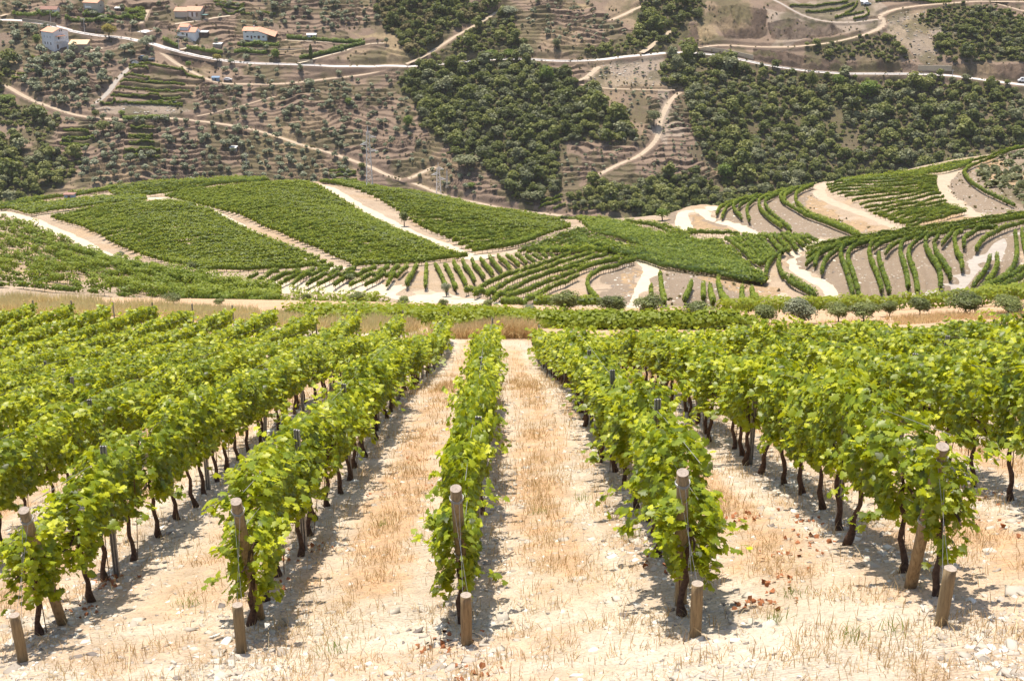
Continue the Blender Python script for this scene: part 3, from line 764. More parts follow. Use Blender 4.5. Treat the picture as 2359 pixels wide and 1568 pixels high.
def canopy_points(n, L, seed, wide=1.0, top=1.88):
    """leaf positions of one vine: a hanging hedge along +Y with stray shoots"""
    r = np.random.default_rng(seed)
    ns = int(n * .2); nb = n - ns
    z = .68 + (top - .72) * r.beta(1.25, 1.1, nb)
    y = np.clip(r.normal(0, .28, nb), -.60, .60) * L
    prof = np.interp(z, [.5, .75, 1.1, 1.55, 1.85, 2.1], [.08, .15, .215, .235, .18, .07]) * wide
    bump = .75 + .5 * vn(y * 3.3 + seed, z * 3.1, seed % 8)
    a = np.sign(r.random(nb) - .5) * (1 - np.abs(r.normal(0, .33, nb)).clip(0, 1) ** 1.0)
    x = a * prof * bump
    nrm = np.c_[a * 1.0, (r.random(nb) - .5) * .6, .75 + .5 * (z - 1.0)] + r.normal(0, .55, (nb, 3))
    P = np.c_[x, y, z]
    SPp = []; SN = []
    k = 9
    for j in range(k):
        s0 = np.array([(r.random() - .5) * .5 * wide, (r.random() - .5) * L, .8 + r.random() * 1.1])
        dr = np.array([np.sign(s0[0]) * (.25 + r.random() * .6), (r.random() - .5) * .6, .1 + r.random() * (1.1 if s0[2] > 1.3 else .1) - (.3 if s0[2] < 1.2 else 0)])
        dr /= np.linalg.norm(dr); ln = .15 + r.random() * .26
        t = np.linspace(0, 1, ns // k)
        q = s0 + dr * (t * ln)[:, None] + np.c_[t * 0, t * 0, -.22 * t ** 2 * ln] + r.normal(0, .045, (len(t), 3))
        SPp.append(q); SN.append(np.tile([dr[0] * .6, dr[1] * .4, .9], (len(t), 1)) + r.normal(0, .4, (len(t), 3)))
    P = np.vstack([P] + SPp); nrm = np.vstack([nrm] + SN)
    nt = len(P)
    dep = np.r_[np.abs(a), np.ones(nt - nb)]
    tint = np.clip(.30 + .26 * (P[:, 2] - 1.25) + .32 * (dep - .4) + r.normal(0, .22, nt), 0, 1)  # inner leaves get a darker tint: shade inside the canopy painted in
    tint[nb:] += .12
    return P, nrm, np.clip(tint, 0, 1), nt
def vine_variant(i):
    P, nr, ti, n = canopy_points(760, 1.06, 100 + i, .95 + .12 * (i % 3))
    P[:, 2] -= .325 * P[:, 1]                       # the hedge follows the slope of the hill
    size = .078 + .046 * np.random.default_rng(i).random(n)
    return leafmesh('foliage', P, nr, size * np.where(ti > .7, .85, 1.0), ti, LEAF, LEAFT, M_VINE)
def trunk_variant(i):
    r = random.Random(50 + i)
    m = MB(); x = y = 0; pts = []; rad = []
    x0, y0 = r.uniform(-.1, .1), r.uniform(-.16, .16)
    for k in range(10):
        t = k / 9
        pts.append((x0 * (1 - t) ** 1.5 + .018 * math.sin(k * 1.7 + i), y0 * (1 - t) ** 1.5 + .02 * math.cos(k * 1.3 + i * 2), -.08 + t * 1.02))
        rad.append((.036 - .017 * t + (.016 if k < 2 else 0)) * r.uniform(.88, 1.15))
    m.tube(pts, rad, 8)
    top = Vector(pts[-1])
    for s in (-1, 1):     # cordon arms under the leaves
        m.tube([top, top + Vector((0, s * .12, .05)), top + Vector((.02, s * .34, .03)), top + Vector((-.01, s * .52, .05))], [.018, .015, .013, .009], 6)
    me = bpy.data.meshes.new('trunk'); me.from_pydata([tuple(v) for v in m.v], [], m.f); me.update(); me.materials.append(M_BARK)
    me.polygons.foreach_set('use_smooth', [True] * len(me.polygons))
    return me, (x0, y0)
NV = 12
FOL = [vine_variant(i) for i in range(NV)]
TRK = [trunk_variant(i) for i in range(7)]
rm = MB(); rm.tube([(0, 0, -.05), (.01, .01, .6), (.0, 0, 1.2)], .006, 5)
ROD = bpy.data.meshes.new('training_rod'); ROD.from_pydata([tuple(v) for v in rm.v], [], rm.f); ROD.materials.append(M_ROD)

# ------------------------------------------------------------------ the vineyard in the foreground
POSTB = {-2: (150,1430,16.2), -1: (603,1420,15.6), 0: (1075,1402,15), 1: (1570,1385,14.3), 2: (2093,1346,13.4)}
ROWNAME = {-2: 'second row left of the centre row', -1: 'first row left of the centre row', 0: 'centre row', 1: 'first row right of the centre row', 2: 'second row right of the centre row'}
for i, w_ in zip(range(3, 9), ('third', 'fourth', 'fifth', 'sixth', 'seventh', 'eighth')):
    ROWNAME[i] = w_ + ' row right of the centre row'; ROWNAME[-i] = w_ + ' row left of the centre row'
ORD = ['first', 'second', 'third', 'fourth', 'fifth', 'sixth', 'seventh', 'eighth', 'ninth', 'tenth', 'eleventh', 'twelfth', 'thirteenth', 'fourteenth', 'fifteenth', 'sixteenth', 'seventeenth', 'eighteenth', 'nineteenth', 'twentieth']
TENS = {2: 'twenty', 3: 'thirty', 4: 'forty', 5: 'fifty', 6: 'sixty', 7: 'seventy'}
def ordinal(n):
    if n <= 20: return ORD[n - 1]
    t, u = divmod(n, 10)
    if u == 0: return TENS[t][:-1] + 'ieth'
    return TENS[t] + '-' + ORD[u - 1]
def HN(x, y): return FM.h(np.asarray(x, float), np.asarray(y, float))
def proj(x, y, z):
    d = y * CP - z * SP
    return 512 + F * x / d, 340 - F * (y * SP + z * CP) / d, d
starts = {}
for i, p in POSTB.items():
    w = cast(FM, [(p[0] / 2.3037, p[1] / 2.3037)], 5, 60)[0]; starts[i] = w
rowx = {}
for i in range(-15, 14):
    if i in starts: x0, y0 = starts[i]; rowx[i] = (x0 + .010 * y0, y0)
for i in range(3, 14):
    a = rowx[i - 1]; rowx[i] = (a[0] + 2.12, max(9.0, a[1] - .55))
for i in range(-3, -16, -1):
    a = rowx[i + 1]; rowx[i] = (a[0] - 2.26, a[1] + .45)
vines = []
for i, (xc, ys0) in rowx.items():
    y = ys0 - .42; n = 0
    ye = ENDY(xc)
    while y < ye - .3:
        n += 1
        x = xc - .010 * y + rng.normal(0, .05)
        z = float(HN(x, y)); u, v, d = proj(x, y, z + 1.2)
        if -40 < u < 1064: vines.append([d, i, n, x, y, z])
        y += 1.08 + rng.normal(0, .04)
vines.sort()
near, rest = vines[:300], vines[300:]
slope_rot = lambda x, y: math.atan2(float(HN(x, y + .8) - HN(x, y - .8)), 1.6)
for j, (d, i, n, x, y, z) in enumerate(near):
    vine = bpy.data.objects.new('grapevine', None); COL.objects.link(vine)
    vine.empty_display_size = .2
    vine.location = (x, y, z)
    wch = ROWNAME.get(i, 'outer row')
    tag(vine, 'grapevine, %s from the front in the %s' % (ordinal(n), wch), 'grapevine', 'grapevines of the foreground rows')
    f = link('foliage', FOL[int(rng.integers(NV))], vine)
    flip = rng.random() < .5
    sc = 1.0 + rng.normal(0, .05)
    narrow = .78 if (i == 0) else 1.0
    if n == 1: narrow *= .92; sc *= 1.0
    f.scale = (sc * narrow * (.85 + .35 * vn(np.array(y * .7), np.array(i * 3.1), 1)), 1.04, (.93 + .12 * float(vn(np.array(y * .55 + 7), np.array(i * 1.7), 2)) + rng.normal(0, .055)) * float(np.interp(d, [16, 32, 62], [.95, .86, .68])))
    if n == 1: f.scale[2] *= .80
    f.rotation_euler = (0, rng.normal(0, .03), 0); f.scale[0] *= -1 if flip else 1
    tm_, (tx, ty) = TRK[int(rng.integers(len(TRK)))]
    t = link('trunk', tm_, vine); t.rotation_euler = (0, 0, 0)
    if rng.random() < .75:
        r_ = link('training_rod', ROD, vine); r_.location = (tx * .5 + rng.normal(0, .03), ty + .06, 0); r_.rotation_euler = (rng.normal(0, .05), rng.normal(0, .05), 0)
# the rest of the field as one mass
PP = []; NN = []; TT = []; SZ = []
VAR = [canopy_points(n_, 1.06, 300 + k) for k, n_ in enumerate((420, 420, 420, 420, 210, 210, 210, 210))]
tb = MB()
for (d, i, n, x, y, z) in rest:
    far = d > 42
    P, nr, ti, m = VAR[int(rng.integers(4)) + (4 if far else 0)]
    sg = -1 if rng.random() < .5 else 1
    hz = (.94 + .14 * float(vn(np.array(y * .55 + 7), np.array(i * 1.7), 2))) * float(np.interp(d, [16, 32, 62], [.95, .86, .68])); sl_ = math.tan(slope_rot(x, y)) * .85
    Q = P * np.array([sg * (.85 + .4 * float(vn(np.array(y * .7), np.array(i * 3.1), 1))), sg, hz]); Q = Q + np.array([x, y, z]); Q[:, 2] += (Q[:, 1] - y) * sl_
    PP.append(Q); NN.append(nr * np.array([sg, sg, 1])); TT.append(np.clip(ti + rng.normal(0, .05), 0, 1)); SZ.append(np.full(m, .165 if far else .125) * (.75 + .5 * rng.random(m)))
    a = z - .05; tx = x + rng.normal(0, .05)
    tb.tube([(tx, y + rng.normal(0, .08), a), (tx + rng.normal(0, .03), y, z + .45), (x, y, z + .95)], [.034, .024, .02], 4 if far else 5, False)
PP = np.vstack(PP); NN = np.vstack(NN); TT = np.hstack(TT); SZ = np.hstack(SZ)
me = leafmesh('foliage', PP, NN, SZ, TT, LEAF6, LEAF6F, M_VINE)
root = link('grapevines', me)
tag(root, 'mass of green vine rows filling the far part of the foreground vineyard', 'grapevines', kind='stuff')
tb.build('trunks', M_BARK, root, True)
print('near vines', len(near), 'rest', len(rest), 'leaf cards', len(PP))

# end posts, anchor stubs, line stakes, wires
def cyl_post(name, base, top, r, parent=None, cut=True):
    m = MB(); b, t = Vector(base), Vector(top); n = 6
    pts = [b.lerp(t, k / n) for k in range(n + 1)]
    m.tube(pts, [r * (1 + .03 * math.sin(k * 2.1)) for k in range(n)] + [r * .97], 18)
    me = bpy.data.meshes.new(name); V = [tuple(Vector(v) - b) for v in m.v]; me.from_pydata(V, [], m.f); me.update()
    me.materials.append(M_POST); me.materials.append(M_POSTTOP)
    for p in me.polygons:
        p.use_smooth = len(p.vertices) == 4
        if len(p.vertices) > 4: p.material_index = 1
    o = link(name, me, parent); o.location = b; return o
STUB = {-2: ((55,1520),(38,1420),-.02), -1: ((557,1500),(550,1362),0), 0: ((1075,1482),(1069,1371),0), 1: ((1602,1463),(1609,1333),-.01), 2: ((2165,1437),(2180,1306),.02)}
LEANX = {-2: -.02, -1: -.03, 0: -.07, 1: -.16, 2: -.08}
def wire(m, a, b, r=.0022, sag=.0):
    a, b = Vector(a), Vector(b); mid = (a + b) / 2 - Vector((0, 0, sag)); m.tube([a, mid, b], r, 4, False)
POSTLAB = {-2: 'leaning wooden end post half hidden by the leftmost front vine', -1: 'bare topped wooden end post between the two left rows',
           0: 'wooden end post wrapped in leaves at the front of the centre row', 1: 'tall upright wooden end post right of the centre row', 2: 'wooden end post buried in the rightmost front vine'}
STUBLAB = {-2: 'short round anchor stub in the bottom left corner', -1: 'short weathered anchor stub in front of the bare topped left end post', 0: 'pale short anchor stub with a dark crack in front of the centre row',
           1: 'slim short anchor stub right of the tall upright end post', 2: 'greenish leaning anchor stub at the far right'}
TOPS = {}
for i in POSTB:
    x, y = starts[i]; z = float(HN(x, y))
    top = (x + LEANX[i] * .9 - (.0), y - .72, z + 1.78)
    P0 = cyl_post('end_post', (x, y, z - .2), top, .057); tag(P0, POSTLAB[i], 'post', 'wooden end posts')
    TOPS[i] = top; b = Vector((x, y, z - .2)); ax = (Vector(top) - b).normalized()
    for q in (.93, .55):
        mw = MB(); c = (Vector(top) - b) * q; ring = []
        o1 = ax.orthogonal().normalized(); o2 = ax.cross(o1)
        for kk in range(3):
            mw.tube([c + ax * (kk * .012 + .01 * math.sin(a_ / 9 * 12.56)) + (o1 * math.cos(a_ / 12 * 6.283) + o2 * math.sin(a_ / 12 * 6.283)) * .068 for a_ in range(13)], .0035, 4, False)
        mw.build('wire_wrap', M_WIRE, P0)
    (bx, by), (tx, ty), lean = STUB[i]
    w = cast(FM, [(bx / 2.3037, by / 2.3037)], 5, 60)[0]; zz = float(HN(w[0], w[1]))
    S0 = cyl_post('anchor_stub', (w[0], w[1], zz - .15), (w[0] + lean, w[1] - .03, zz + .56), .054); tag(S0, STUBLAB[i], 'post', 'short anchor stubs')
    mg = MB(); b2 = Vector((w[0], w[1], zz - .15))
    for s in (-.03, .03): wire(mg, Vector((w[0] + lean + s, w[1] + .05, zz + .42)) - b, Vector(top) - Vector((s, 0, .14)) - b, .0025)
    mg.build('guy_wire', M_WIRE, P0)
sm = MB()
for (a, b) in ((-.038, -.026), (-.008, .008), (.026, .038)): sm.box(a, b, -.012, .012, -.2, 1.9)
sm.box(-.038, .038, .012, .018, -.2, 1.9)
sme = bpy.data.meshes.new('line_stake'); sme.from_pydata(sm.v, [], sm.f); sme.materials.append(M_METAL)
stk = []
for i, (xc, ys0) in rowx.items():
    y = ys0 + (2.9 if i != -2 else 1.9); n = 0
    while y < ENDY(xc) - 1:
        n += 1; x = xc - .010 * y; z = float(HN(x, y)); u, v, d = proj(x, y, z + 1)
        if -15 < u < 1039: stk.append((d, i, n, x, y, z, 0))
        y += 5.5
    y = ENDY(xc); x = xc - .010 * y; z = float(HN(x, y)); u, v, d = proj(x, y, z + 1)
    if -15 < u < 1039: stk.append((d, i, 99, x, y, z, 1))
for (d, i, n, x, y, z, e) in sorted(stk)[:300]:
    o = link('line_stake', sme); o.location = (x + .06, y, z - .02); o.scale.z = float(np.interp(d, [18, 32, 62], [.95, .82, .64])); o.rotation_euler = (rng.normal(0, .04) - (.0), rng.normal(0, .035), rng.normal(0, .2))
    if e: o.scale.z = .78; lab = 'grey stake at the far end of the ' + ROWNAME[i] if abs(i) <= 8 else ('grey stake ending an outer vine row at the far %s edge of the vineyard' % ('left' if i < 0 else 'right'))
    elif abs(i) <= 8: lab = '%s grey metal stake from the front in the %s' % (ordinal(n), ROWNAME[i])
    else: lab = 'grey metal trellis stake deep among the vine rows'
    tag(o, lab, 'stake', 'far end stakes' if e else ('trellis stakes of the inner rows' if 'from the front' in lab else 'trellis stakes deep in the rows'))
for i, (xc, ys0) in rowx.items():
    if abs(i) > 6: continue
    m = MB()
    for hgt in (.82, 1.25, 1.62):
        yy = np.arange(ys0 - .6, ENDY(xc), 2.7); pts = [(xc - .01 * q + .02, q, float(HN(xc, q)) + hgt) for q in yy]
        m.tube(pts, .003, 4, False)
    o = m.build('trellis_wires', M_WIRE)
    tag(o, 'thin trellis wires strung along the ' + ROWNAME[i], 'wires', 'trellis wires')

# ------------------------------------------------------------------ stones, dry grass, dead leaves on the near ground
def scatter_near(n, y0, y1, dens):
    y = y0 + (y1 - y0) * rng.random(n) ** 1.6
    x = (rng.random(n) - .5) * .82 * (y + 8)
    keep = rng.random(n) < dens(x, y)
    return x[keep], y[keep]
def alley(x, y):
    q = x + .010 * y; k = np.clip(np.searchsorted(rx, q) - 1, 0, len(rx) - 2); return (q - rx[k]) / (rx[k + 1] - rx[k])
def d_stone(x, y):
    a = alley(x, y); e = np.minimum(a, 1 - a)
    return np.clip(.30 + .8 * np.exp(-(e / .14) ** 2) - .25 * np.exp(-((a - .5) / .15) ** 2), 0.04, 1) * (.35 + .9 * sstep(.35, .65, fbm(x * 1.1, y * 1.1, 3, 2)))
x, y = scatter_near(110000, 5.5, 34, d_stone)
x = x[:36000]; y = y[:36000]; n = len(x)
base = np.array([[-1, -.7, -.3], [.8, -1, -.3], [1, .8, -.3], [-.7, 1, -.3], [-.8, -.5, .35], [.6, -.8, .4], [.75, .55, .3], [-.5, .8, .38]])
Fs = np.array([[0, 3, 2, 1], [4, 5, 6, 7], [0, 1, 5, 4], [1, 2, 6, 5], [2, 3, 7, 6], [3, 0, 4, 7]])
sz = np.exp(rng.normal(-4.15, .55, n)).clip(.006, .09); sz[:700] = np.clip(sz[:700] * 1.7, 0, .085)
V = base[None] * (1 + rng.normal(0, .22, (n, 8, 3))) * sz[:, None, None] * np.stack([.8 + rng.random(n), .6 + .6 * rng.random(n), .25 + .35 * rng.random(n)], 1)[:, None]
ang = rng.random(n) * 6.283; c, s = np.cos(ang)[:, None], np.sin(ang)[:, None]; tl = rng.normal(0, .3, (n, 1))
X_, Y_, Z_ = V[..., 0].copy(), V[..., 1].copy(), V[..., 2].copy()
V[..., 0] = X_ * c - Y_ * s; V[..., 1] = X_ * s + Y_ * c; V[..., 2] = Z_ + V[..., 0] * tl * .7
V += np.stack([x, y, HN(x, y) + sz * .12], 1)[:, None]
mS, nt = new_mat('schist_shards'); L = nt.links
at = nd(nt, 'ShaderNodeAttribute', attribute_name='tint'); cr = ramp(nt, [(0, (.20, .17, .15)), (.35, (.42, .36, .29)), (.8, (.62, .56, .47)), (1, (.74, .70, .62))]); L.new(at.outputs['Fac'], cr.inputs[0])
finish(nt, cr.outputs[0], .8, .2)
me = mesh_np('loose_stones', V.reshape(-1, 3), (np.arange(n)[:, None, None] * 8 + Fs[None]).reshape(-1, 4), mS, np.repeat(np.clip(rng.normal(.55, .24, n), 0, 1), 8))
tag(link('loose_stones', me), 'pale schist stones and shards scattered under the vine rows', 'stones', kind='stuff')
def blades(name, x, y, z, length, width, spread, tint, mat, label, cat, seg=2, curl=.5):
    n = len(x); a = rng.random(n) * 6.283; dirx, diry = np.cos(a), np.sin(a)
    lean = np.abs(rng.normal(0, spread, n)); b = rng.random(n) * 6.283; px, py = np.cos(b) * width / 2, np.sin(b) * width / 2
    V = np.zeros((n, 5, 3)); B = np.stack([x, y, z], 1)
    h1 = length * .55; 
    M1 = B + np.stack([dirx * lean * h1, diry * lean * h1, h1 * np.cos(np.minimum(lean, 1.4))], 1)
    T1 = B + np.stack([dirx * length * (lean + curl * lean), diry * length * (lean + curl * lean), length * np.cos(np.minimum(lean * 1.35, 1.45))], 1)
    o = np.stack([px, py, px * 0], 1)
    V[:, 0] = B - o; V[:, 1] = B + o; V[:, 2] = M1 + o * .8; V[:, 3] = M1 - o * .8; V[:, 4] = T1
    i = np.arange(n)[:, None] * 5
    loops = np.concatenate([i + 0, i + 1, i + 2, i + 3, i + 3, i + 2, i + 4], 1).ravel(); sizes = np.tile([4, 3], n)
    me = mesh_np(name, V.reshape(-1, 3), loops, mat, np.repeat(tint, 5), sizes=sizes)
    return tag(link(name, me), label, cat, kind='stuff')
def d_grass(x, y):
    a = alley(x, y); inr = sstep(-1, 1.5, y - STARTY(x))
    s = np.exp(-((a - .5) / .15) ** 2) * (.3 + .9 * sstep(.35, .62, fbm(x * .7, y * .3, 1, 3))) + .35 * np.exp(-((np.abs(a - .5) - .36) / .07) ** 2) + .10
    return np.clip((s * inr + (1 - inr) * .35) * (.12 + 1.3 * sstep(.42, .68, fbm(x * 2.6, y * 2.6, 5, 2))), 0, 1)
x, y = scatter_near(520000, 5.5, 40, d_grass); x = x[:150000]; y = y[:150000]; n = len(x)
jx_ = rng.normal(0, .03, n); x = x + jx_
sc = 1 + np.clip((y - 14) / 22, 0, 1.2)
blades('dry_grass', x, y, HN(x, y) - .01, (.05 + .15 * rng.random(n) ** 2) * sc ** .5, .0075 * sc, .7, np.clip(.55 + rng.normal(0, .25, n), 0, 1), M_GRASS, 'dry straw coloured grass along the middle of the alleys between vine rows', 'grass')
x, y = scatter_near(120000, 34, 66, d_grass); x = x[:26000]; y = y[:26000]; n = len(x)
blades('dry_grass', x, y, HN(x, y) - .01, .12 + .14 * rng.random(n), .014, .7, np.clip(.5 + rng.normal(0, .22, n), 0, 1), M_GRASS, 'sparse dry grass on the far half of the vineyard alleys', 'grass')
# a few green weeds, and drifts of dead leaves
cx = [(880,1210),(770,1500),(1455,1240),(1790,1430),(1960,1470),(1830,1370),(430,1395),(1250,1180),(1340,1150),(2060,1450)]
gx = []; gy = []
for u_, v_ in cx:
    w = cast(FM, [(u_ / 2.3037, v_ / 2.3037)], 5, 60)[0]; m_ = 34
    gx += list(w[0] + rng.normal(0, .07, m_)); gy += list(w[1] + rng.normal(0, .09, m_))
gx, gy = np.array(gx), np.array(gy)
blades('green_weeds', gx, gy, HN(gx, gy) - .01, .07 + .14 * rng.random(len(gx)), .007, .4, rng.random(len(gx)), M_BRIGHT, 'small tufts of green weeds on the pale stony soil', 'weeds')
cx = [(1720,1190,18),(1850,1250,12),(1790,1340,16),(1800,1275,12),(1745,1395,20),(2270,1150,14),(2300,1210,8),(250,1345,22),(200,1405,16),(690,1270,18),(640,1350,12),(1540,1290,22),(1035,1480,20),(895,1140,8),(960,1060,8),(1010,1120,8),(1070,1560,14),(1850,1200,10),(2160,1120,10)]
gx = []; gy = []
for u_, v_, m_ in cx:
    w = cast(FM, [(u_ / 2.3037, v_ / 2.3037)], 5, 60)[0]
    gx += list(w[0] + rng.normal(0, .16, m_)); gy += list(w[1] + rng.normal(0, .2, m_))
gx, gy = np.array(gx), np.array(gy); n = len(gx)
me = leafmesh('dead_leaves', np.stack([gx, gy, HN(gx, gy) + .02 + .03 * rng.random(n)], 1), np.array([0, 0, 1.]) + rng.normal(0, .6, (n, 3)), .035 + .035 * rng.random(n), rng.random(n), LEAF6 * [1, 1, 5], LEAF6F, M_LEAFD)
tag(link('dead_leaves', me), 'scattered curled rust brown dead vine leaves on the soil', 'dead leaves', kind='stuff')
# tall dry grass on the bank beyond the vineyard
def bank_grass(poly, n, l0, l1, wd, tint, label, sp=.35, tj=.2):
    P = cast(FM, D(*poly), 55, 150); lo, hi = P.min(0), P.max(0)
    x = lo[0] + (hi[0] - lo[0]) * rng.random(n * 4); y = lo[1] + (hi[1] - lo[1]) * rng.random(n * 4)
    k = inpoly(x, y, P) & (fbm(x * .45, y * .45, 3, 2) + .1 * rng.random(len(x)) > .45); x, y = x[k][:n], y[k][:n]; n = len(x)
    ln = (l0 + (l1 - l0) * rng.random(n)) * (.5 + .9 * vn(x * .25, y * .25, 2))
    return blades('tall_dry_grass', x, y, HN(x, y) - .02, ln, wd, sp, np.clip(tint + rng.normal(0, tj, n), 0, 1), M_GRASSG, label, 'grass')
bank_grass([(-60,690),(0,692),(200,703),(366,712),(549,722),(640,727),(780,738),(940,752),(1040,762),(960,782),(700,758),(560,746),(360,734),(100,722),(-60,718)], 42000, .4, .85, .04, .70, 'long strip of tall pale dry grass on the bank left of the track', .3)
bank_grass([(930,756),(1060,766),(1230,768),(1235,780),(1060,780),(960,778)], 5000, .6, 1.1, .04, .3, 'tuft line of tan grass where the central alley ends')
bank_grass([(1690,748),(1850,746),(2000,738),(2200,724),(2400,716),(2400,732),(2200,738),(2000,752),(1850,764),(1720,764)], 6000, .2, .5, .035, .2, 'patchy orange brown grass under the row of olive bushes', .5)
# ------------------------------------------------------------------ hedges of vines seen from afar
class Leaves:
    def __init__(s): s.P = []; s.N = []; s.S = []; s.T = []; s.core = []
    def add(s, P, N, S, T): s.P.append(P); s.N.append(N); s.S.append(np.broadcast_to(S, (len(P),)).copy()); s.T.append(T)
    def build(s, name, mat, parent=None):
        P, N, S, T = np.vstack(s.P), np.vstack(s.N), np.hstack(s.S), np.clip(np.hstack(s.T), 0, 1)
        if not s.core: return link(name, leafmesh(name, P, N, S, T, QUAD, QUADF, mat), parent)
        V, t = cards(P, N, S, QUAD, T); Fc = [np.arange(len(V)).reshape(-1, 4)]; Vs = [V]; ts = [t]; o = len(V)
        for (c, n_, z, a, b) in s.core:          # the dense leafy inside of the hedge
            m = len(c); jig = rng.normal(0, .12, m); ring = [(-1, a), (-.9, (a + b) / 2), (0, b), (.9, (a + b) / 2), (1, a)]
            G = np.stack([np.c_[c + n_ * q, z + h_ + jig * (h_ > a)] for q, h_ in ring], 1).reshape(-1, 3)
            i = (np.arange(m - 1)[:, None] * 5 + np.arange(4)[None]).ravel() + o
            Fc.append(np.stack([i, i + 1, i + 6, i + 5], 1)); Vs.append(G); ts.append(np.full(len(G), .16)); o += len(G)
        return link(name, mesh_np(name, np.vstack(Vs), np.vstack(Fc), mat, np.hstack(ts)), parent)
def row_leaves(fan, P, lv, tr, per_m=22, w=.30, z0=.5, z1=1.5, size=.24, gap=0, lump=.35, base=.45, plant=1.1, trunks=True, dz=0.):
    """P: (n,2) line; leaves along it, plants every 1.1 m, trunks as thin crossed strips"""
    d = np.r_[0, np.cumsum(np.hypot(*(P[1:] - P[:-1]).T))]; L = d[-1]
    if L < .8: return
    npl = max(1, int(L / plant)); pt = (np.arange(npl) + .5) * L / npl + rng.normal(0, .08, npl)
    hs = 1 + rng.normal(0, lump * .35, npl); al = rng.random(npl) > gap
    if not al.any(): al[0] = True
    idx = np.repeat(np.arange(npl)[al], max(4, int(per_m * plant)))
    n = len(idx)
    t = pt[idx] + rng.normal(0, .36 * plant, n)
    x = np.interp(t, d, P[:, 0]); y = np.interp(t, d, P[:, 1])
    e = .3; tx = np.interp(t + e, d, P[:, 0]) - np.interp(t - e, d, P[:, 0]); ty = np.interp(t + e, d, P[:, 1]) - np.interp(t - e, d, P[:, 1])
    q = np.hypot(tx, ty) + 1e-6; nx, ny = -ty / q, tx / q
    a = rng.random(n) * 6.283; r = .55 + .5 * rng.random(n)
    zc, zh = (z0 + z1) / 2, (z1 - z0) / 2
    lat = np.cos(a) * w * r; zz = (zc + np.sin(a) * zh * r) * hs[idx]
    X, Y = x + nx * lat, y + ny * lat
    Pq = np.stack([X, Y, fan.h(x, y) + dz + zz], 1)
    N = np.stack([nx * np.cos(a), ny * np.cos(a), .4 + np.sin(a)], 1) + rng.normal(0, .3, (n, 3))
    Pc = resample(P, 1.0); zc_ = fan.h(Pc[:, 0], Pc[:, 1]) + dz; tn = np.gradient(Pc, axis=0); tn /= np.linalg.norm(tn, axis=1)[:, None] + 1e-9; nn = np.stack([-tn[:, 1], tn[:, 0]], 1)
    if gap < .2 and len(Pc) > 2: lv.core.append((Pc, nn * w * .5, zc_, z0 + (z1 - z0) * .12, z0 + (z1 - z0) * .70))
    lv.add(Pq, N, size * (.7 + .6 * rng.random(n)), base + .34 * np.sin(a) + rng.normal(0, .09, n) + (hs[idx] - 1) * .4)  # row shading painted into the tint: tops lighter, sides darker
    if trunks and tr is not None:
        k = pt[al]; x = np.interp(k, d, P[:, 0]); y = np.interp(k, d, P[:, 1]); z = fan.h(x, y) + dz
        for (ox, oy) in ((.035, 0), (0, .035)):
            tr.append(np.stack([np.stack([x - ox, y - oy, z - .1], 1), np.stack([x + ox, y + oy, z - .1], 1), np.stack([x + ox * .7, y + oy * .7, z + z0 + .3], 1), np.stack([x - ox * .7, y - oy * .7, z + z0 + .3], 1)], 1))
def build_rows(name, lv, tr, mat, parent=None):
    o = lv.build(name, mat, parent)
    if tr:
        V = np.concatenate(tr).reshape(-1, 3); link('trunks', mesh_np('trunks', V, np.arange(len(V)).reshape(-1, 4), M_BARK), o)
    return o
def plot(name, label, guides, n, poly=None, gap=.03, layer=None, fan=FM, per_m=20, base=.45, dv=None, **kw):
    cf = layer or W
    dvs = np.linspace(3.8, 3.0, len(guides)) if dv is None else np.full(len(guides), dv)
    G = [resample(smooth_line(cf(low(g, q)), 2), n=60) for g, q in zip(guides, dvs)]
    if poly is not None: poly = low(poly, 5.0 if dv is None else dv)
    poly = None if poly is None else cf(poly)
    lv, tr = Leaves(), []
    gp = np.linspace(0, 1, len(G))
    # space the rows by true distance between the guides
    seg = [np.mean(np.hypot(*(G[i + 1] - G[i]).T)) for i in range(len(G) - 1)]
    cum = np.r_[0, np.cumsum(seg)]; cum /= cum[-1]
    for t in np.linspace(0, 1, n):
        i = min(int(np.searchsorted(cum, t, 'right')) - 1, len(G) - 2); f = (t - cum[i]) / (cum[i + 1] - cum[i] + 1e-9)
        P = resample(G[i] * (1 - f) + G[i + 1] * f, .6)
        if poly is not None:
            m = inpoly(P[:, 0], P[:, 1], poly)
            if m.sum() < 3: continue
            cuts = np.flatnonzero(np.diff(m.astype(int))) + 1
            for s_ in np.split(np.arange(len(P)), cuts):
                if m[s_[0]] and len(s_) > 3: row_leaves(fan, P[s_], lv, tr, gap=gap, per_m=per_m, base=base, **kw)
        else: row_leaves(fan, P, lv, tr, gap=gap, per_m=per_m, base=base, **kw)
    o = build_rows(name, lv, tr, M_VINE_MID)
    return tag(o, label, 'vineyard', kind='stuff')
plot('vineyard_plot', 'dense green vineyard block on the spur between the white road and the middle track',
     [R4((325,340),(700,262),(1180,252)), R4((480,388),(800,320),(1330,298)), R4((800,545),(1200,470),(1660,475)), R4((1240,690),(1700,672),(2095,657))], 30, w=.46, z1=1.5, size=.22, per_m=54, lump=.2)
plot('vineyard_plot', 'large dense green vineyard block on the dome of the spur below the pylon track',
     [R4((1040,207),(1500,140),(1950,125)), R4((1500,320),(1850,260),(2290,325)), R4((1870,490),(2250,430),(2640,482)), R4((2215,650),(2500,642),(2940,592))], 40, w=.46, z1=1.5, size=.22, per_m=54, lump=.2)
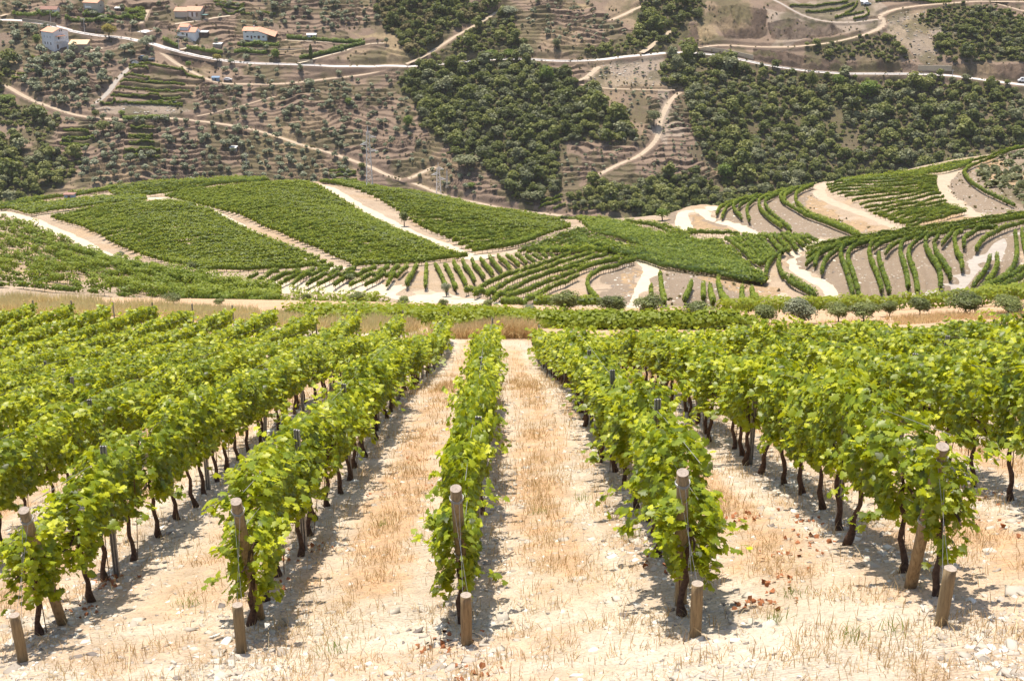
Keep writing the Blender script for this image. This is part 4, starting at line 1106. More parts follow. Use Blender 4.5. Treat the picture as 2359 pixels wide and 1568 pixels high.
plot('vineyard_plot', 'green vineyard block right of the pylon track running down to the fork',
     [R5((100,108),(400,122),(900,198)), R5((500,228),(900,255),(1430,318)), R5((760,400),(1150,382),(1715,402)), R5((1085,562),(1300,536),(1480,478))], 30, w=.46, z1=1.5, size=.22, per_m=54, lump=.2,
     poly=R5((90,100),(400,118),(900,190),(1450,305),(1725,392),(1730,410),(1600,445),(1490,480),(1330,535),(1200,565),(1080,565),(990,520),(900,460),(780,405),(690,370),(600,300),(510,235),(430,205),(380,195),(250,155),(100,125)))
plot('vineyard_plot', 'narrow vineyard band along the crest left of the middle track',
     [R4((0,258),(250,212),(750,140),(1450,92),(1700,95)), R4((740,205),(1050,188),(1300,148),(1660,112))], 9, w=.7, z1=1.7, per_m=30,
     poly=R4((640,160),(760,140),(1450,90),(1700,92),(1650,118),(1300,158),(1050,197),(940,210),(720,203)))
plot('vineyard_plot', 'low vineyard band left of the bare patch with the blue shed',
     [R4((0,262),(250,212),(500,165),(750,142)), R4((0,290),(250,245),(500,200),(720,165))], 5, w=.45,
     poly=R4((-60,280),(0,258),(240,212),(400,178),(750,138),(760,160),(600,185),(370,205),(230,240),(60,270),(-60,300)))
plot('vineyard_plot', 'strip of vines between the bare patch and the left vineyard block',
     [R4((0,270),(380,242),(900,206)), R4((180,318),(500,270),(930,228))], 8, w=.65, per_m=30, poly=R4((-60,275),(380,236),(900,202),(945,222),(700,250),(500,278),(240,330),(180,318),(0,292),(-60,290)))
plot('vineyard_plot', 'sparse young vineyard with gaps left of the white road',
     [R4((-100,320),(60,345),(250,425),(480,525),(740,625),(1000,680),(1300,735),(1560,765),(1760,790)), R4((-100,560),(300,620),(800,720),(1300,780),(1760,830)), R4((-100,760),(300,790),(700,822),(1000,842),(1400,870),(1760,890))], 22,
     gap=.38, lump=.9, w=.42, per_m=60, z1=1.6, plant=1.8, base=.42)
plot('vineyard_plot', 'sparse vines with stakes left of the junction of the white roads',
     [R5((-200,815),(0,815),(150,832),(420,862),(560,880)), R5((-200,870),(150,885),(500,915))], 5, gap=.45, lump=.6, w=.4, base=.5, dv=4.6)
plot('vineyard_plot', 'small fan of straight vine rows above the fork of two tracks',
     [R5((1375,558),(1560,490),(1785,413)), R5((1560,560),(1700,520),(1890,455)), R5((1760,535),(1880,520),(2010,510))], 8, w=.4, base=.32, dv=4.6)
plot('vineyard_plot', 'thin yellow green strip of vines below the small fan', [R5((1560,548),(1800,535),(2075,533)), R5((1500,566),(1800,558),(2085,556))], 4, w=.45, base=.7)
plot('vineyard_plot', 'dark green vineyard block left of the diagonal rows on the right spur',
     [R6((-300,470),(-120,478),(30,510),(200,560),(440,603),(570,603)), R6((-280,530),(-60,580),(100,640),(400,715),(760,775))], 15, w=.6, base=.38, per_m=30,
     poly=R6((-300,462),(-120,470),(20,505),(200,560),(440,603),(570,603),(620,640),(755,735),(755,775),(400,725),(90,650),(-40,610),(-180,560)))
plot('vineyard_plot', 'hedge like band of dark vines along the top of the grey bank',
     [R6((-280,600),(0,668),(120,652),(400,700),(700,775),(830,838)), R6((-250,630),(-60,680),(50,700),(300,775),(600,825),(830,862))], 9, w=.65, base=.42, per_m=32)
plot('vineyard_plot', 'block of diagonal vine rows between the fork and the big terraces',
     [R6((592,592),(700,672),(805,748)), R6((760,572),(840,640),(880,700)), R6((900,568),(980,620),(1010,665)), R6((1040,578),(1090,595),(1138,605))], 12, w=.38, base=.42, per_m=44, z1=1.4, dv=4.6)
plot('vineyard_plot', 'tidy vineyard block with clear rows high on the right spur',
     [R6((1190,272),(1500,250),(1845,226)), R6((1210,318),(1520,290),(1838,262)), R6((1390,398),(1600,362),(1850,312)), R6((1660,528),(1850,482),(2012,438))], 17, w=.36, base=.38, per_m=60, z1=1.35, size=.18)
plot('vineyard_plot', 'narrow vineyard band on the crest of the right spur', [R6((1275,248),(1600,205),(1860,160),(2060,125)), R6((1290,262),(1600,232),(1850,208),(2030,150))], 6, w=.45, base=.5)
plot('vineyard_plot', 'small block of short horizontal vine rows behind the dark round olive bush', [R5((1490,868),(1600,880),(1820,880)), R5((1470,962),(1650,972),(1905,975))], 6, w=.5, base=.5, gap=0, per_m=26)
# rows in the hollow just beyond the near olive bushes, and the yellow green plot behind the foreground vineyard
WM = lambda uv: cast(FM, uv, 80, 160)
plot('vineyard_plot', 'yellow green weedy vineyard beyond the track behind the foreground rows',
     [D((640,732),(900,728),(1180,738),(1306,756),(1700,772)), D((800,752),(960,766),(1215,790),(1500,815),(1750,812))], 13, layer=WM, dv=0, w=.85, z0=.1, z1=.85, size=.17, per_m=80, base=.85, gap=.2, lump=.6, trunks=False)
plot('vineyard_plot', 'green vine rows just beyond the olive bushes on the right', [D((1660,718),(1800,710),(2100,698),(2420,682)), D((1660,728),(1800,722),(2100,710),(2420,694))], 4, layer=WM, dv=0, w=.45, z0=.1, z1=1.0, size=.18, per_m=60, base=.5, gap=.2)

# terraced rows: each one a row of its own
def rows_group(TR, label, group, **kw):
    order = sorted(range(len(TR)), key=lambda i: TR[i][:, 0].min())
    for k, i in enumerate(order):
        lv, tr = Leaves(), []
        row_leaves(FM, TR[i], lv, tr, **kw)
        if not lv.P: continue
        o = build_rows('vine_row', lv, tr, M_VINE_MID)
        tag(o, label % ordinal(k + 1), 'vine row', group)
kwT = dict(w=.30, per_m=54, size=.19, gap=0, lump=.3)
rows_group(TRA, 'curved vine row, %s from the left on the slope under the crest', 'curved terrace rows under the crest', **kwT)
rows_group(TRB, 'dark terrace row of vines, %s from the left on the big grey bank', 'curving rows on the big grey bank', base=.36, **kwT)
rows_group(TRC, 'short row of vines, %s from the left on the low grey bank behind the olives', 'short rows on the low grey bank', **kwT)
rows_group(TRD, 'thin contour vine row, %s from the left on the right spur', 'thin contour rows', **kwT)
kwT = dict(w=.26, per_m=60, size=.17, gap=0, lump=.25, z0=.5, z1=1.35)
rows_group(TRE, 'long straight vine row, %s from the left in the diagonal set', 'long diagonal rows in the valley', **kwT)
rows_group(TRF, 'short vine row, %s from the left in the fan below the dense block', 'fan of short rows', **kwT)
rows_group(TRG, 'slanting vine row, %s from the left above the white road', 'slanting rows above the white road', base=.4, **kwT)

# ------------------------------------------------------------------ trees
def crown_variant(seed, n=400, lobes=15, flat=.8, leaf=.10, hollow=.3):
    """unit crown: width 1, rests on z=0; leaf clumps on the shells of many lobes"""
    r = np.random.default_rng(seed)
    c = r.normal(0, 1, (lobes, 3)); c /= np.linalg.norm(c, axis=1)[:, None]; c *= (r.random((lobes, 1)) ** .5) * .30
    c[:, 2] = c[:, 2] * flat + flat * .5
    rad = .14 + .11 * r.random(lobes)
    k = r.integers(0, lobes, n); d = r.normal(0, 1, (n, 3)); d /= np.linalg.norm(d, axis=1)[:, None]
    d[:, 2] = np.where(d[:, 2] < -.3, -d[:, 2], d[:, 2])
    P = c[k] + d * rad[k][:, None] * (.75 + .35 * r.random((n, 1)))
    N = d + r.normal(0, .45, (n, 3)) + [0, 0, .55]
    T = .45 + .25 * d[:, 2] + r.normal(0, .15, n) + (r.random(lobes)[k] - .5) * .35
    return P, N, leaf * (.65 + .7 * r.random(n)), np.clip(T, 0, 1)
CR = [crown_variant(k) for k in range(10)]
CRS = [crown_variant(40 + k, n=120, lobes=6, flat=.75, leaf=.19) for k in range(8)]
CRB = [crown_variant(60 + k, n=1500, lobes=26, flat=.85, leaf=.055) for k in range(4)]
CRO = [crown_variant(80 + k, n=4200, lobes=15, flat=.78, leaf=.034) for k in range(4)]
def merge_trees(name, fan, x, y, width, height, variants, mat, tvar=.16, parent=None, zoff=0):
    lv = Leaves(); z = fan.h(x, y)
    for i in range(len(x)):
        P, N, S, T = variants[int(rng.integers(len(variants)))]
        a = rng.random() * 6.283; c, s = math.cos(a), math.sin(a)
        w, h = width[i], height[i]
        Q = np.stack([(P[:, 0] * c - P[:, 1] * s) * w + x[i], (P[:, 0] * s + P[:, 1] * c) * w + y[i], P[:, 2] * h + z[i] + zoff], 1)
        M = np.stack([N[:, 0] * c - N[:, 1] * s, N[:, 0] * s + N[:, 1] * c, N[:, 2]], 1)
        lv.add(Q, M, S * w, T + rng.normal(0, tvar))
    return lv.build(name, mat, parent)
def scatter_poly(poly, sp, keep, fan=FF, avoid=True, jit=.42):
    lo, hi = poly.min(0), poly.max(0)
    gx, gy = np.meshgrid(np.arange(lo[0], hi[0], sp), np.arange(lo[1], hi[1], sp))
    gx = (gx + (np.arange(gx.shape[0]) % 2)[:, None] * sp / 2).ravel(); gy = gy.ravel()
    gx = gx + rng.uniform(-jit, jit, len(gx)) * sp; gy = gy + rng.uniform(-jit, jit, len(gy)) * sp
    jx_ = gx + (fbm(gx / 12, gy / 12, 1, 2) - .5) * 8; jy_ = gy + (fbm(gx / 12, gy / 12, 2, 2) - .5) * 8
    m = inpoly(jx_, jy_, poly)
    if keep < 1: m &= (fbm(gx / 11, gy / 11, 3, 3) * .8 + rng.random(len(gx)) * .35 + .0) > np.interp(keep, [.3, 1], [.66, .28])
    gx, gy = gx[m], gy[m]
    if avoid and len(gx):
        d = fan.h(gx, gy, rd if fan is FF else None)
        k = d > .9; gx, gy = gx[k], gy[k]
    return gx, gy
WNAMES = ['dark evergreen oak wood in the middle of the far hillside', 'oak scrub wood at the top centre of the far hillside', 'strip of bushes between the slanting track and the asphalt road', 'scrubby oak wood covering the right half of the far hillside',
          'low scrub wood in the valley behind the right spur', 'low bushes on the valley slope behind the vineyards', 'scrub in the top right corner', 'scrub on the knoll above the right road bend', 'bushes left of the rock quarry', 'bushes above the road left of the quarry',
          'thick dark wood at the lower left of the far hillside', 'clump of dark trees at the left edge', 'scattered scrub on the stony slope at the top right', 'trees and scrub below the left end of the dirt track']
for k, (poly, sp, keep, wd) in enumerate(WOODS):
    x, y = scatter_poly(poly, sp, keep); n = len(x)
    w = wd * np.exp(rng.normal(0, .30, n)) * np.where(rng.random(n) < .10, 1.45, 1); h = w * (.75 + .45 * rng.random(n))
    q = rng.random(n) < (.38 if k in (3, 0, 10) else .3)
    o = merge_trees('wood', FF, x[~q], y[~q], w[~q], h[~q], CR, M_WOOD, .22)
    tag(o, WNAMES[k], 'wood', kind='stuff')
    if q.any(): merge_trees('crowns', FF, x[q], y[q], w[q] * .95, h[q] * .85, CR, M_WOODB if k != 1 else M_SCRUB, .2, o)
    x, y = scatter_poly(poly, 2.9, .80 if k == 3 else .95); n = len(x); w = 1.8 + 2.0 * rng.random(n)
    merge_trees('undergrowth', FF, x, y, w, w * .7, CRS, M_WOOD, .28, o)
    if k in (3, 5, 6, 7, 12, 1, 8, 9, 4, 13, 2):
        x, y = scatter_poly(poly, 2.6, .8); n = len(x); w = 1.1 + 1.3 * rng.random(n)
        merge_trees('shrubs', FF, x, y, w, w * .6, CRS, M_SCRUB, .25, o)
    print('wood', k, n)

# olive trees on the far hillside: the largest 300 on their own, the rest as one grove
OL = [(pf(R1((380,640),(640,640),(640,800),(900,800),(1400,820),(1600,850),(1950,945),(2359,1075),(2359,1260),(400,1260),(420,1000),(380,860))), 4.8, .9, 4.3, 0),
      (pf(R1((60,380),(600,350),(920,330),(900,440),(780,560),(640,700),(450,730),(250,660),(100,580))), 5.0, .95, 5.4, 0),
      (pf(R1((1250,560),(1400,560),(2359,560),(2359,1060),(1950,925),(1600,830),(1400,800),(1300,760),(1230,700))), 4.9, .82, 4.0, 0),
      (pf(R1((1450,450),(2359,450),(2359,540),(1800,560),(1450,540))), 7.0, .6, 4.4, 0),
      (pf(R1((1450,-20),(2359,-20),(2359,230),(1900,210),(1450,130))), 5.4, .75, 3.9, 0),
      (pf(R2((-20,540),(490,470),(500,640),(640,850),(850,1090),(1080,1120),(1250,1300),(1330,1400),(1100,1370),(760,1290),(560,1200),(200,1070),(-20,1010))), 5.3, .72, 3.4, 1),
      (pf(R2((-20,-20),(350,-20),(400,150),(300,190),(-20,230))), 5.0, .75, 3.6, 2),
      (pf(R2((1310,60),(1500,-10),(1800,20),(1900,120),(2080,190),(1900,310),(1600,370),(1360,350))), 5.4, .8, 3.0, 2),
      (pf(R2((1600,980),(1950,970),(2130,900),(2060,800),(1900,700),(1800,620),(1850,590),(2250,610),(2240,880),(2180,980),(1880,1140),(1640,1280),(1590,1130))), 4.6, .7, 2.4, 3),
      (pf(R2((1790,500),(1900,430),(2250,400),(2359,420),(2359,600),(2000,590),(1780,560))), 5.5, .6, 2.3, 3),
      (pf(R3((20,600),(200,600),(240,640),(240,800),(330,960),(420,1060),(440,1130),(0,1120),(-150,1180),(-260,1240),(-150,1110),(0,980),(50,850))), 3.8, .85, 1.9, 3),
      (pf(R1((1000,560),(1000,140),(1180,200),(1400,250),(2000,420),(1500,400),(1200,300))), 5.4, .62, 4.0, 4),
      (pf(R1((0,140),(300,180),(280,330),(60,330),(0,420))), 4.6, .9, 4.8, 4), (pf(R1((0,20),(900,10),(900,200),(560,180),(420,150),(100,110))), 5.2, .75, 4.2, 4),
      (pf(R1((960,20),(1180,10),(1180,150),(1000,180))), 7.0, .5, 3.4, 4)]
OLPL = ['on the lowest terraces below the long dirt track', 'in the thick grove below the tall white house', 'between the asphalt road and the long dirt track', 'just under the stone road wall', 'on the stepped slope above the long farmhouse',
        'on the stepped slope left of the dark oak wood', 'on the terraces left of the top scrub wood', 'on the upper terraces right of the slanting track', 'below the right end of the dark wood', 'on the pale dusty slope under the road',
        'in the dotted plantation left of the big right wood', 'in the gardens between the houses', 'left of the tall white house', 'above the road at the top left', 'beside the orange roofed bungalow']
ol = []
for g, (poly, sp, keep, wd, _) in enumerate(OL):
    x, y = scatter_poly(poly, sp, keep)
    for a, b in zip(x, y):
        if any(inpoly(np.array([a]), np.array([b]), v)[0] for v in VINEF): continue
        if any(inpoly(np.array([a]), np.array([b]), v)[0] for v, *_ in WOODS): continue
        ol.append([wd * .9 * math.exp(rng.normal(0, .2)), a, b, g])
HOUSES_XY = []
ol.sort(key=lambda t: -t[0] / (t[2]))
OCR = []
for k in range(8):
    P, N, S, T = crown_variant(120 + k, n=260, lobes=8, flat=.72, leaf=.12)
    P = P + [0, 0, .12]
    OCR.append((P, N, S, T))
OME = []
for P, N, S, T in OCR:
    V1, t1 = cards(P, N, S, QUAD, T); n = len(P)
    m = MB(); m.tube([(0, 0, -.25), (.02, 0, .1), (.0, .03, .4)], [.05, .04, .03], 5, False); m.tube([(0, 0, .1), (.14, .05, .36)], [.03, .02], 4, False)
    V = np.vstack([V1, np.array([tuple(v) for v in m.v])]); nq = len(V1)
    Fc = np.vstack([np.arange(nq).reshape(-1, 4), np.array(m.f) + nq])
    me = mesh_np('olive_tree', V, Fc, M_OLIVE, np.r_[t1, np.zeros(len(m.v))]); me.materials.append(M_TRUNK)
    mi = np.zeros(len(Fc), np.int32); mi[nq // 4:] = 1; me.polygons.foreach_set('material_index', mi)
    OME.append(me)
def put_tree(name, me, fan, x, y, w, h, label, cat='tree', group=None, dz=0):
    o = link(name, me); o.location = (x, y, float(fan.h(np.array(x), np.array(y))) - .1 + dz); o.scale = (w, w, h); o.rotation_euler = (0, 0, rng.random() * 6.28)
    return tag(o, label, cat, group)
print('far olives', len(ol))
for w, a, b, g in ol[:300]:
    put_tree('olive_tree', OME[int(rng.integers(8))], FF, a, b, w, w * (.85 + .3 * rng.random()), ('larger' if w > OL[g][3] * 1.12 else 'smaller') + ' grey green olive tree ' + OLPL[g], 'olive tree', ('larger' if w > OL[g][3] * 1.12 else 'smaller') + ' olive trees ' + OLPL[g])
r_ = np.array([[t[0], t[1], t[2]] for t in ol[300:]])
if len(r_):
    o = merge_trees('olive_grove', FF, r_[:, 1], r_[:, 2], r_[:, 0], r_[:, 0] * .95, [(P, N, S, T) for P, N, S, T in [crown_variant(160 + k, n=110, lobes=6, flat=.75, leaf=.18) for k in range(6)]], M_OLIVE, .2, zoff=.25)
    tag(o, 'the many smaller olive trees scattered over the far hillside', 'olive grove', kind='stuff')
# loose rocks and tufts that break up the terraces and banks
def rubble(name, fan, polys, n, s0, s1, mat, label, cat):
    X = []; Y = []
    for p in polys:
        lo, hi = p.min(0), p.max(0); A = (hi - lo).prod(); k = int(n * A / 1000) + 60
        x = lo[0] + (hi[0] - lo[0]) * rng.random(k); y = lo[1] + (hi[1] - lo[1]) * rng.random(k); m = inpoly(x, y, p); X.append(x[m]); Y.append(y[m])
    x, y = np.hstack(X), np.hstack(Y); k = len(x); sz = s0 + (s1 - s0) * rng.random(k) ** 3
    V = base[None] * (1 + rng.normal(0, .25, (k, 8, 3))) * sz[:, None, None] * [1, 1, .7]
    V += np.stack([x, y, fan.h(x, y)], 1)[:, None]
    me = mesh_np(name, V.reshape(-1, 3), (np.arange(k)[:, None, None] * 8 + Fs[None]).reshape(-1, 4), mat, np.repeat(np.clip(rng.normal(.45, .25, k), 0, 1), 8))
    print(name, k)
    return tag(link(name, me), label, cat, kind='stuff')
rubble('rubble', FF, [ROCKY[1], ROCKY[2], ROCKY[4], ROCKY[5]], 420, .12, .75, mS, 'pale rock rubble on the bare gullies of the far hillside', 'rubble')
rubble('bank_rubble', FM, [BANKS[0], BANKS[1], BANKS[3], BANKS[4], BANKS[2]], 700, .05, .28, mS, 'pale stones lying on the terrace banks of the spur', 'rubble')
def tufts(name, fan, polys, n, w0, w1, mat, label, hs=.8, keep=.5):
    X = []; Y = []
    for p in polys:
        lo, hi = p.min(0), p.max(0); A = (hi - lo).prod(); k = int(n * A / 1000) + 10
        x = lo[0] + (hi[0] - lo[0]) * rng.random(k); y = lo[1] + (hi[1] - lo[1]) * rng.random(k); m = inpoly(x, y, p) & (fbm(x / 7, y / 7, 2, 3) > keep); X.append(x[m]); Y.append(y[m])
    x, y = np.hstack(X), np.hstack(Y); k = len(x); w = w0 + (w1 - w0) * rng.random(k) ** 2
    TV = [crown_variant(200 + j, n=26, lobes=3, flat=.7, leaf=.36) for j in range(6)]
    print(name, k)
    return tag(merge_trees(name, fan, x, y, w, w * hs, TV, mat, .3), label, 'shrubs', kind='stuff')
tufts('hillside_scrub', FF, [pf(D((0,60),(2359,90),(2359,330),(1900,440),(1250,500),(600,430),(0,480))), pf(D((0,-10),(2359,-10),(2359,90),(0,60)))], 85, .5, 1.7, M_SCRUB, 'low brown green scrub between the trees of the far hillside', keep=.47)
tufts('spur_scrub', FM, [W(R6((2110,170),(2400,90),(2400,420),(2300,330),(2150,300),(2080,230)))], 260, .8, 3.0, M_WOODB, 'brown green bushes on the rocky end of the right spur', keep=.45)
tufts('bank_scrub', FM, [BANKS[4], BANKS[1], W(R6((1060,330),(1110,350),(1560,560),(1350,560),(1050,430)))], 120, .25, .9, M_SCRUB, 'small dry bushes on the terrace banks', keep=.52)
# ------------------------------------------------------------------ olive bushes along the edge of the foreground hill, and single trees
def leafobj(var, mat, name, parent=None):
    P, N, S, T = var
    V, t = cards(P, N, S, QUAD * [1, 1.0, 1], T); return link(name, mesh_np(name, V, np.arange(len(V)).reshape(-1, 4), mat, t), parent)
def big_tree(name, fan, uv, w, h, var, mat, label, cat='tree', group=None, trunk_h=.28, tmin=None, tr=.035, forks=3, tmax=150, lift=.0):
    """trunk with limbs plus crown; w,h metres; uv = picture position of its foot"""
    c = cast(fan, uv, tmin or (560 if fan is FF else 150), 1000 if fan is FF else (tmax if tmin else 420))[0]
    z = float(fan.h(np.array(c[0]), np.array(c[1])))
    root = bpy.data.objects.new(name, None); COL.objects.link(root); root.location = (c[0], c[1], z); root.empty_display_size = .5
    tag(root, label, cat, group)
    m = MB(); r = random.Random(int(w * 100) + int(c[0] * 10))
    th = h * trunk_h
    m.tube([(0, 0, -.3), (.02 * w, 0, th * .5), (0, .02 * w, th)], [tr * w * 1.3, tr * w, tr * w * .85], 8, False)
    for k in range(forks):
        a = k * 6.283 / forks + r.random(); q = w * .22
        m.tube([(0, .02 * w, th * .9), (math.cos(a) * q * .5, math.sin(a) * q * .5, th + (h - th) * .3), (math.cos(a) * q * 1.2, math.sin(a) * q * 1.2, th + (h - th) * .62)], [tr * w * .7, tr * w * .5, tr * w * .2], 6, False)
    m.build('trunk', M_TRUNK, root, True)
    o = leafobj(var, mat, 'crown', root); o.scale = (w, w, (h - th * .6)); o.location = (0, 0, th * .6); o.rotation_euler = (0, 0, r.random() * 6.28)
    return root
M_OLIVEN = foliage_mat('olive_bush_leaf', (.04, .052, .009), (.12, .15, .028), (.27, .30, .075), (.35, .36, .15), .25, .5, .4, .35)
M_OLIVEG = foliage_mat('silver_olive_leaf', (.08, .09, .045), (.19, .21, .11), (.36, .37, .22), (.4, .4, .25), .22, .5, .4, .1)
NO = [(1306,726,76,62,0,'round dark olive bush, leftmost of the row behind the green vines'),(1408,728,84,56,0,'wide olive bush with two crowns beside the first round bush'),
 (1494,732,78,58,0,'dark olive bush between the twin crowned bush and the pinkish bank'),(1605,738,76,52,1,'low dense grey green olive bush below the short vine rows'),
 (1760,744,70,44,0,'low rounded olive bush left of the big silvery olive'),(1845,744,98,62,2,'big silvery grey olive bush, largest of the row'),
 (1930,740,62,47,0,'olive bush touching the right side of the big silvery one'),(1988,739,72,50,0,'olive bush with spreading trunks right of the orange grass'),
 (2048,728,46,38,0,'smallest thin olive bush in the right part of the row'),(2118,724,68,45,0,'compact olive bush beside the vines at the foot of the grey road'),
 (2224,724,94,55,0,'broad olive bush in front of the lower end of the grey road'),(2322,725,84,47,1,'olive bush at the right edge of the picture'),
 (826,704,46,36,1,'pair of small grey bushes left of the white road end'),(929,709,44,28,1,'squat grey green bush in front of the white road'),(1022,714,27,30,0,'narrow olive bush under the thin leafless tree'),
 (1123,719,28,35,0,'narrow upright olive bush at the foot of the diagonal rows'),(1218,723,40,24,2,'pale low bush left of the first round olive bush'),
 (706,699,28,27,1,'small dark bush among the yellow green vines'),(400,700,50,28,1,'wispy grey bush rising from the tall dry grass'),(505,704,28,20,1,'tiny grey bush right of the wispy one')]
for k, (x, y, w, h, mt, lab) in enumerate(NO):
    d = 95.0
    c = cast(FM, D((x, y)), 68, 150)[0]; d = c[1] * CP + 33 * SP
    big_tree('olive_bush', FM, D((x, y)), w / 3300 * d * 1.12, h / 3300 * d * 1.2, CRO[k % 4], (M_OLIVEN, M_OLIVEN, M_OLIVEG)[mt], lab, 'olive bush', trunk_h=.16, tmin=68, tr=.022, forks=4)
ST = [(FM, D((931,521)), 2.4, 3.4, M_OLIVEN, 'lone small tree beside the pylon track', .35), (FM, D((1028,683)), 1.6, 2.2, M_OLIVEG, 'thin pale little tree on the white road edge', .5),
 (FM, D((280,596)), 1.5, 1.6, M_OLIVEG, 'tiny pale olive on the bare strip by the white road', .3), (FM, D((443,627)), 2.0, 2.0, M_OLIVEN, 'small olive at the lower corner of the left vineyard block', .25),
 (FM, D((806,650)), 2.2, 1.6, M_OLIVEN, 'small round bush among the slanting rows', .2), (FM, D((1525,508)), 3.6, 3.2, M_BRIGHT, 'bright green bush at the foot of the pale road bend', .2),
 (FF, R1((735,262)), 9.5, 9.5, M_YELLOW, 'large golden topped tree standing over the asphalt road', .2), (FF, R1((1465,418)), 5.4, 5.0, M_YELLOW, 'small round yellow tree beside the road wall', .25),
 (FF, R1((1860,402)), 6.0, 7.0, M_BRIGHT, 'bright willow like tree below the long white house', .12), (FF, R1((1275,462)), 3.8, 5.0, M_BRIGHT, 'bright green tree in front of the stone road wall', .15),
 (FF, R1((990,335)), 9.0, 8.5, M_OLIVE, 'large dark olive tree hanging over the road bend', .2), (FF, R1((820,785)), 4.2, 3.8, M_BRIGHT, 'small round bright green tree above the dirt track', .15),
 (FF, R1((645,795)), 5.0, 5.0, M_WOOD, 'dark round tree above the dirt track', .15), (FF, R1((695,900)), 8.0, 8.0, M_WOOD, 'big dark green tree just below the dirt track', .15),
 (FF, R1((815,900)), 6.5, 6.5, M_WOODB, 'grey green tree beside the big dark tree', .2), (FF, R1((880,1100)), 5.5, 6.0, M_OLIVE, 'large silvery olive at the foot of the slope', .2),
 (FF, R1((250,305)), 5.5, 7.0, M_BRIGHT, 'bright green tree left of the tall white house', .15), (FF, R1((60,690)), 9.5, 5.0, M_BRIGHT, 'broad bright green tree at the left edge', .15),
 (FF, R2((415,300)), 3.2, 4.4, M_OLIVE, 'small olive at the end of the white garden path', .3), (FF, R2((860,485)), 8.5, 10.5, M_WOOD, 'tall oak crossing the road line above the dark wood', .2),
 (FF, R2((1355,455)), 6.5, 9.0, M_WOOD, 'tall narrow tree on the road above the wood', .2), (FF, R2((1490,560)), 9.5, 11.0, M_BRIGHT, 'tall brighter green tree at the top right of the dark wood', .12),
 (FF, R2((715,480)), 5.0, 6.0, M_WOOD, 'dark tree at the upper left corner of the dark wood', .2), (FF, R2((565,870)), 6.0, 8.5, M_BRIGHT, 'lone bright green tree left of the dark wood', .12),
 (FF, R2((162,710)), 5.2, 4.6, M_BRIGHT, 'lone green tree among the stepped olives', .15), (FF, R2((2215,850)), 8.0, 9.5, M_WOODB, 'brownish open tree beside the winding track', .35),
 (FF, R2((955,1150)), 15.0, 9.0, M_WOODB, 'spreading oak with visible trunks at the edge of the wood', .3), (FF, R2((250,1145)), 4.6, 4.4, M_WOOD, 'dark round tree behind the pylon', .15),
 (FF, R2((252,1195)), 4.2, 4.0, M_OLIVE, 'grey tree just below the dark round one by the pylon', .15), (FF, R2((985,1265)), 5.0, 3.2, M_BRIGHT, 'low bright green bush on the lowest terraces', .15),
 (FF, R2((1240,110)), 10, 6.5, M_OLIVE, 'broad grey green tree beside the top of the slanting track', .2), (FF, R2((1290,290)), 7, 9, M_WOOD, 'dark tree among the bushes above the road', .2),
 (FF, R2((1560,330)), 6, 6.5, M_WOODB, 'lone grey green tree under the upper terraces', .2),
 (FF, R2((1120,385)), 9, 4.8, M_BRIGHT, 'pale bright green clump on the roadside above the wood', .15), (FF, R2((1245,385)), 9, 5, M_BRIGHT, 'second pale green clump right of the first on the roadside', .15),
 (FF, R3((240,420)), 8, 13, M_WOOD, 'tall dark tree breaking the road line left of the bend', .15), (FF, R3((165,470)), 9, 12, M_WOODB, 'tall loose pine like tree left of the dark one', .2),
 (FF, R3((420,440)), 9, 10, M_WOOD, 'round dark tree under the road wall', .15), (FF, R3((1015,590)), 7, 14, M_WOOD, 'tall dark tree under the middle of the road', .15),
 (FF, R3((1180,560)), 8, 9, M_BRIGHT, 'green tree right of the tall dark tree under the road', .15), (FF, R3((1370,620)), 15, 11, M_BRIGHT, 'wide green tree group with yellowish leaves under the road', .12),
 (FF, R3((1705,580)), 9, 8, M_WOOD, 'dark round tree below the pale wall', .15), (FF, R3((2140,590)), 7, 9.5, M_WOOD, 'dark upright tree under the road at the right', .15),
 (FF, R3((1490,260)), 6, 5, M_WOOD, 'dark bush on the inside of the right road bend', .15), (FF, R3((470,1130)), 11, 9, M_BRIGHT, 'green rounded tree at the foot of the right wood', .12),
 (FF, R3((935,1165)), 8, 9, M_WOODB, 'bare looking tree above the right crest', .35), (FF, R3((580,470)), 9, 8, M_WOOD, 'dark tree clump under the start of the road wall', .15)]
for k, (fan, uv, w, h, mt, lab, th) in enumerate(ST):
    big_tree('tree', fan, uv, w, h, CRB[k % 4], mt, lab, trunk_h=th, tmax=420)
def cone_tree(uv, w, h, label):
    c = WF(uv)[0]; z = float(FF.h(c[0], c[1])); n = 900; t = rng.random(n) ** .8; a = rng.random(n) * 6.283
    rr = w / 2 * np.sin(np.pi * np.clip(t * .86 + .12, 0, 1)) ** .8
    P = np.stack([np.cos(a) * rr, np.sin(a) * rr, .4 + t * (h - .4)], 1); N = np.stack([np.cos(a), np.sin(a), a * 0 + .5], 1) + rng.normal(0, .3, (n, 3))
    root = bpy.data.objects.new('cypress', None); COL.objects.link(root); root.location = (c[0], c[1], z - .3); tag(root, label, 'tree')
    V, tt = cards(P, N, .35 + .2 * rng.random(n), QUAD, np.clip(rng.normal(.15, .1, n), 0, 1)); link('crown', mesh_np('crown', V, np.arange(len(V)).reshape(-1, 4), M_WOOD, tt), root)
    m = MB(); m.tube([(0, 0, -.2), (0, 0, h * .6)], [.16, .08], 6, False); m.build('trunk', M_TRUNK, root)
cone_tree(R1((2096,402)), 1.9, 8.4, 'slim dark cypress beside the garden path and low wall')

